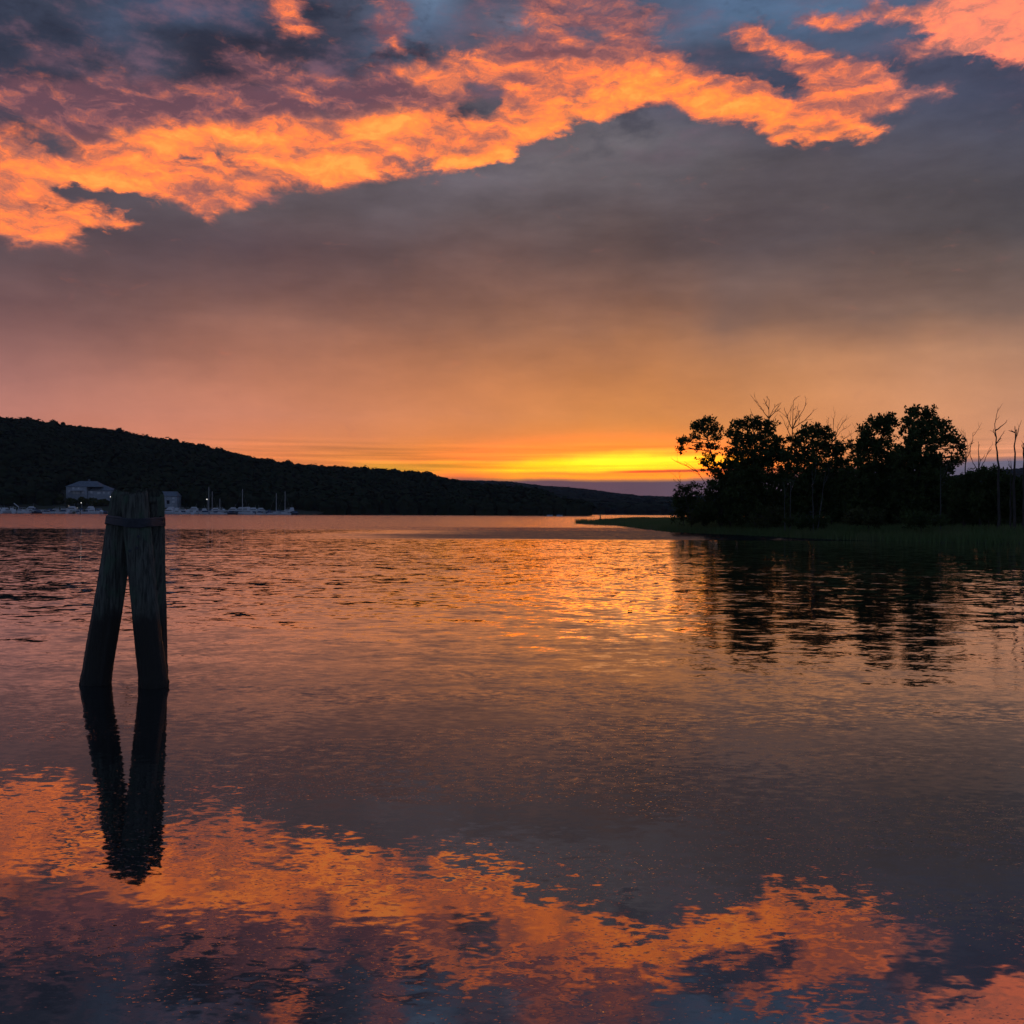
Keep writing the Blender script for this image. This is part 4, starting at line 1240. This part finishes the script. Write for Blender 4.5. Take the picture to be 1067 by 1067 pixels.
# ------------------------------------------------------------------ boats (local x forward)
def hull(L, Bm, D, mat_, parent, name='hull', sheer=.25):
    m = MB(); n = 14; V = []
    for i in range(n):
        u = i / (n - 1); x = -L/2 + L * u
        b = Bm/2 * (1 - max(0, (u - .45) / .55) ** 2.2) * (.86 + .14 * min(1, u * 4))
        b = max(b, .03); z1 = D * (1 + sheer * u * u); keel = -.25 + .45 * max(0, u - .75) * 3
        ch = b * .82
        V += [(x, -b, z1), (x, -ch, .15 + .3 * max(0, u-.7)), (x, 0, keel), (x, ch, .15 + .3 * max(0, u-.7)), (x, b, z1)]
    F_ = [(i*5+j, i*5+j+1, (i+1)*5+j+1, (i+1)*5+j) for i in range(n-1) for j in range(4)]
    F_ += [(i*5, (i+1)*5, (i+1)*5+4, i*5+4) for i in range(n-1)]       # deck
    F_.append((0, 4, 3, 2, 1))
    m.add(V, F_)
    return m.build(name, mat_, parent)
def cabin_mb(x0, x1, w, z0, z1, rake=.35, rear=.1):
    m = MB()
    vs = [(x0, -w/2, z0), (x1, -w/2*.85, z0), (x1, w/2*.85, z0), (x0, w/2, z0),
          (x0+rear, -w/2*.86, z1), (x1-rake, -w/2*.75, z1), (x1-rake, w/2*.75, z1), (x0+rear, w/2*.86, z1)]
    m.add(vs, [(0,3,2,1), (4,5,6,7), (0,1,5,4), (1,2,6,5), (2,3,7,6), (3,0,4,7)])
    return m
def motorboat(L, mat_h=None, kind=0):
    root = empty('motorboat')
    D = .95 + L * .04
    h = hull(L, L * .33, D, mat_h or M_white, root)
    m = MB(); m.box((-L*.05, 0, D+.06), (L*.8, L*.30, .10)); m.build('deck', M_white, root)
    if kind == 0:      # cabin cruiser
        cabin_mb(-L*.22, L*.28, L*.26, D+.1, D+1.15, 1.1).build('cabin', M_white, root)
        for s in (-1, 1):
            m = MB(); m.box((0.0, s*L*.122, D+.72), (L*.34, .05, .34)); m.build('window', M_glass, root)
        m = MB()
        m.box((-L*.12, 0, D+2.1), (L*.28, L*.24, .10))
        for sx_ in (-1, 1):
            for s in (-1, 1): m.tube([(-L*.12+sx_*L*.12, s*L*.10, D+1.1), (-L*.12+sx_*L*.12, s*L*.11, D+2.1)], .035, 5)
        m.build('hardtop', M_white, root)
    elif kind == 1:    # runabout with canvas
        cabin_mb(-L*.02, L*.20, L*.24, D+.1, D+.75, .55).build('windshield', M_glass, root)
        cabin_mb(-L*.38, L*.02, L*.27, D+.1, D+1.0, .3, .5).build('canvas_cover', M_canvas, root)
        m = MB(); m.box((-L*.54, 0, D*.75), (.4, .45, 1.1)); m.build('outboard_motor', M_dkhull, root)
    else:              # flybridge
        cabin_mb(-L*.28, L*.26, L*.28, D+.1, D+1.45, 1.2).build('cabin', M_white, root)
        for s in (-1, 1):
            m = MB(); m.box((-.1, s*L*.128, D+.95), (L*.36, .05, .40)); m.build('window', M_glass, root)
        cabin_mb(-L*.20, L*.12, L*.22, D+1.46, D+2.25, .6).build('flybridge', M_white, root)
        m = MB(); m.tube([(-L*.14, 0, D+2.2), (-L*.20, 0, D+4.2)], .04, 5); m.build('antenna', M_alu, root)
    return root
def sailboat(L, mh, mat_h=None):
    root = empty('sailboat')
    hull(L, L * .29, 1.0, mat_h or M_white, root, sheer=.15)
    cabin_mb(-L*.15, L*.22, L*.17, 1.05, 1.5, .6).build('cabin', M_white, root)
    m = MB(); m.tube([(L*.08, 0, 1.0), (L*.08, 0, mh)], [.16, .11], 7); m.build('mast', M_alu, root)
    m = MB(); m.tube([(L*.08, 0, 2.1), (-L*.36, 0, 2.15)], .07, 6); m.build('boom', M_alu, root)
    m = MB(); m.tube([(L*.06, 0, 2.28), (-L*.15, 0, 2.36), (-L*.35, 0, 2.28)], [.17, .2, .12], 7); m.build('furled_sail', M_canvas, root)
    m = MB()
    for a, b in (((L*.08,0,mh-.2),(L*.48,0,1.2)), ((L*.08,0,mh-.2),(-L*.48,0,1.1))): m.tube([a, b], .012, 4)
    for s in (-1, 1):
        m.tube([(L*.08, s*.9, mh*.6), (L*.08, s*L*.13, 1.05)], .012, 4); m.tube([(L*.08, 0, mh*.6), (L*.08, s*.9, mh*.6)], .03, 4)
    m.build('rigging', M_alu, root)
    return root
rnd = random.Random(21)
protosB = [motorboat(8.6, None, 0), motorboat(6.6, None, 1), motorboat(10.8, None, 2), motorboat(7.6, M_dkhull, 1)]
kinds = ['white cabin cruiser with hardtop moored in the marina row along the left shore',
         'white runabout with dark canvas cover moored in the marina row along the left shore',
         'large white flybridge motorboat moored in the marina row along the left shore',
         'dark-hulled runabout with canvas cover moored in the marina row along the left shore']
used = set()
spots = []
px = -14.0
while px < 312:
    spots.append((px, rnd.choice([0, 0, 1, 1, 2, 3]), rnd.uniform(660, 682)))
    px += rnd.uniform(5.0, 9.5)
    if 42 < px % 97 < 46: px += 5
px = 186
while px < 300:
    spots.append((px, rnd.choice([0, 1, 2]), rnd.uniform(683, 688))); px += rnd.uniform(8, 14)
for px in list(np.arange(2, 108, 9.3)) + list(np.arange(176, 306, 8.1)):
    spots.append((float(px) + rnd.uniform(-2, 2), rnd.choice([0, 1, 2, 2]), rnd.uniform(695, 701)))
skip = [221, 229.5, 252.5, 288, 297]
cnt = 0
for (px, k, Yd) in spots:
    if Yd < 684 and any(abs(px - s) < 4.5 for s in skip): continue
    b = protosB[k] if k not in used else copy_tree(protosB[k])
    used.add(k); cnt += 1
    b.location = (WX(px, Yd), Yd, 0 if Yd < 690 else 1.15)
    b.rotation_euler = (0, 0, rnd.choice([0, math.pi]) + rnd.uniform(-.7, .7) if rnd.random() < .6 else rnd.uniform(1.1, 2.0))
    s = rnd.uniform(.9, 1.15); b.scale = (s, s, s)
    if Yd > 690: tag(b, kinds[k].split(' moored')[0] + ' laid up ashore behind the marina docks', 'motorboat', 'motorboats laid up ashore'); continue
    tag(b, kinds[k], 'motorboat', ['white cabin cruisers in the marina', 'white runabouts in the marina', 'flybridge boats in the marina', 'dark runabouts in the marina'][k])
print('motorboats', cnt)
for (px, ytop, Yd, L, lb, rz) in ((221, 512, 676, 10, 'sailboat with the tallest mast of the left pair, near the bright lamp', .2),
        (229.5, 519.5, 672, 7.5, 'smaller sailboat with a short mast right of the tallest left mast', -.3),
        (252.5, 509.5, 678, 10.5, 'sailboat with a single tall mast in the middle of the moored boats', .1),
        (288, 514, 674, 8.5, 'sailboat with the shorter mast of the right pair', .4),
        (297, 512, 670, 10, 'sailboat with the last mast at the right end of the marina', -.1),
        (217.5, 507.5, 684, 10, 'sailboat moored behind, its mast rising beside the bright lamp', .5)):
    mh = WZ(px, ytop, Yd)
    b = sailboat(L, mh); b.location = (WX(px, Yd) - .8, Yd, 0); b.rotation_euler = (0, 0, rz)
    tag(b, lb, 'sailboat', 'sailboats in the marina')
for lb, px, Yd in (('tiny white boat lying off the far shore before the ridge, the left one', 573, 640), ('tiny white boat lying off the far shore before the ridge, the right one', 583, 640)):
    b = copy_tree(protosB[1]); b.name = 'small_boat'; b.location = (WX(px, Yd), Yd, 0); b.rotation_euler = (0, 0, .3); b.scale = (.6, .6, .6)
    tag(b, lb, 'small boat', 'small boats off the far shore')
# docks
def dock(label, px0, px1, Y):
    x0, x1 = WX(px0, Y), WX(px1, Y); rp = Vector(((x0+x1)/2, Y, 0))
    root = tag(empty('dock', rp), label, 'dock', 'marina docks')
    m = MB(); m.box(((x0+x1)/2, Y, .45), (x1-x0, 2.2, .25)); m.build('deck', M_dock, root, False, rp)
    n = int((x1-x0)/9)
    for k in range(n+1):
        m = MB(); xx = x0 + .5 + (x1-x0-1) * k / n; m.tube([(xx, Y-1.3, -.8), (xx, Y-1.3, 1.7)], .17, 8); m.build('pile', M_dock, root, True, rp)
dock('long dock behind the boats left of the piles', -10, 108, 684.5)
dock('long dock behind the boats right of the piles', 172, 318, 690.5)
# slanting white boom at the far left and the gangway at the right end
a, b = W(14.5, 524.5, 690), W(19.5, 528.3, 690)
m = MB(); m.tube([a, b], .28, 6); m.tube([b, Vector((b.x, b.y, 0.3))], .2, 6)
tag(m.build('boat_hoist', M_white, None, False, b), 'slanting pale hoist arm over the boats near the left edge', 'hoist')
# channel marker
cpt = W(625.5, 541.0, 350); cpt.z = 0
root = tag(empty('channel_marker', cpt), 'lone dark channel buoy standing on the bright far water', 'buoy')
m = MB(); m.tube([cpt + Vector((0,0,-.3)), cpt + Vector((0,0,.3)), cpt + Vector((0,0,.35))], [.45, .45, .2], 12); m.build('float', M_marker, root, True, cpt)
m = MB(); m.tube([cpt + Vector((0,0,.35)), cpt + Vector((0,0,1.05))], [.16, .16], 8); m.tube([cpt + Vector((0,0,1.05)), cpt + Vector((0,0,1.3)), cpt + Vector((0,0,1.55))], [.16, .24, .03], 8); m.build('daymark', M_marker, root, True, cpt)

# a dead leaf adrift
c = W(657, 636.5, 22.0); c.z = 0
m = MB(); V = []
for i in range(7):
    u = i / 6; w_ = .03 * math.sin(math.pi * min(.97, max(.06, u))); x_ = -.05 + .10 * u
    V += [(c.x + x_, c.y - w_, .008 + .02 * (u - .5) ** 2 + .012), (c.x + x_, c.y, .006), (c.x + x_, c.y + w_, .008 + .02 * (u - .5) ** 2 + .012)]
m.add(V, [(i*3+j, (i+1)*3+j, (i+1)*3+j+1, i*3+j+1) for i in range(6) for j in range(2)])
tag(m.build('floating_leaf', M_bark, None, True, c), 'single dark curled leaf floating on the open water below the sunset glow', 'leaf')

# ------------------------------------------------------------------ haze
m = MB(); m.box((0, 3000, 105), (8600, 8200, 250))
hm = bpy.data.materials.new('evening_haze'); hm.use_nodes = True
hm.node_tree.nodes.clear()
t = NT(hm.node_tree)
pv = t.n('ShaderNodeVolumePrincipled')
pv.inputs['Color'].default_value = (.62, .70, .95, 1)
pv.inputs['Density'].default_value = 3.6e-5
pv.inputs['Anisotropy'].default_value = 0.0
out = t.n('ShaderNodeOutputMaterial'); t.t.links.new(pv.outputs[0], out.inputs['Volume'])
haze = tag(m.build('haze', hm), 'thin blue evening haze over the river', 'haze', kind='stuff')
# lowest ground lies inside the box
haze.location = (0, 0, 0)
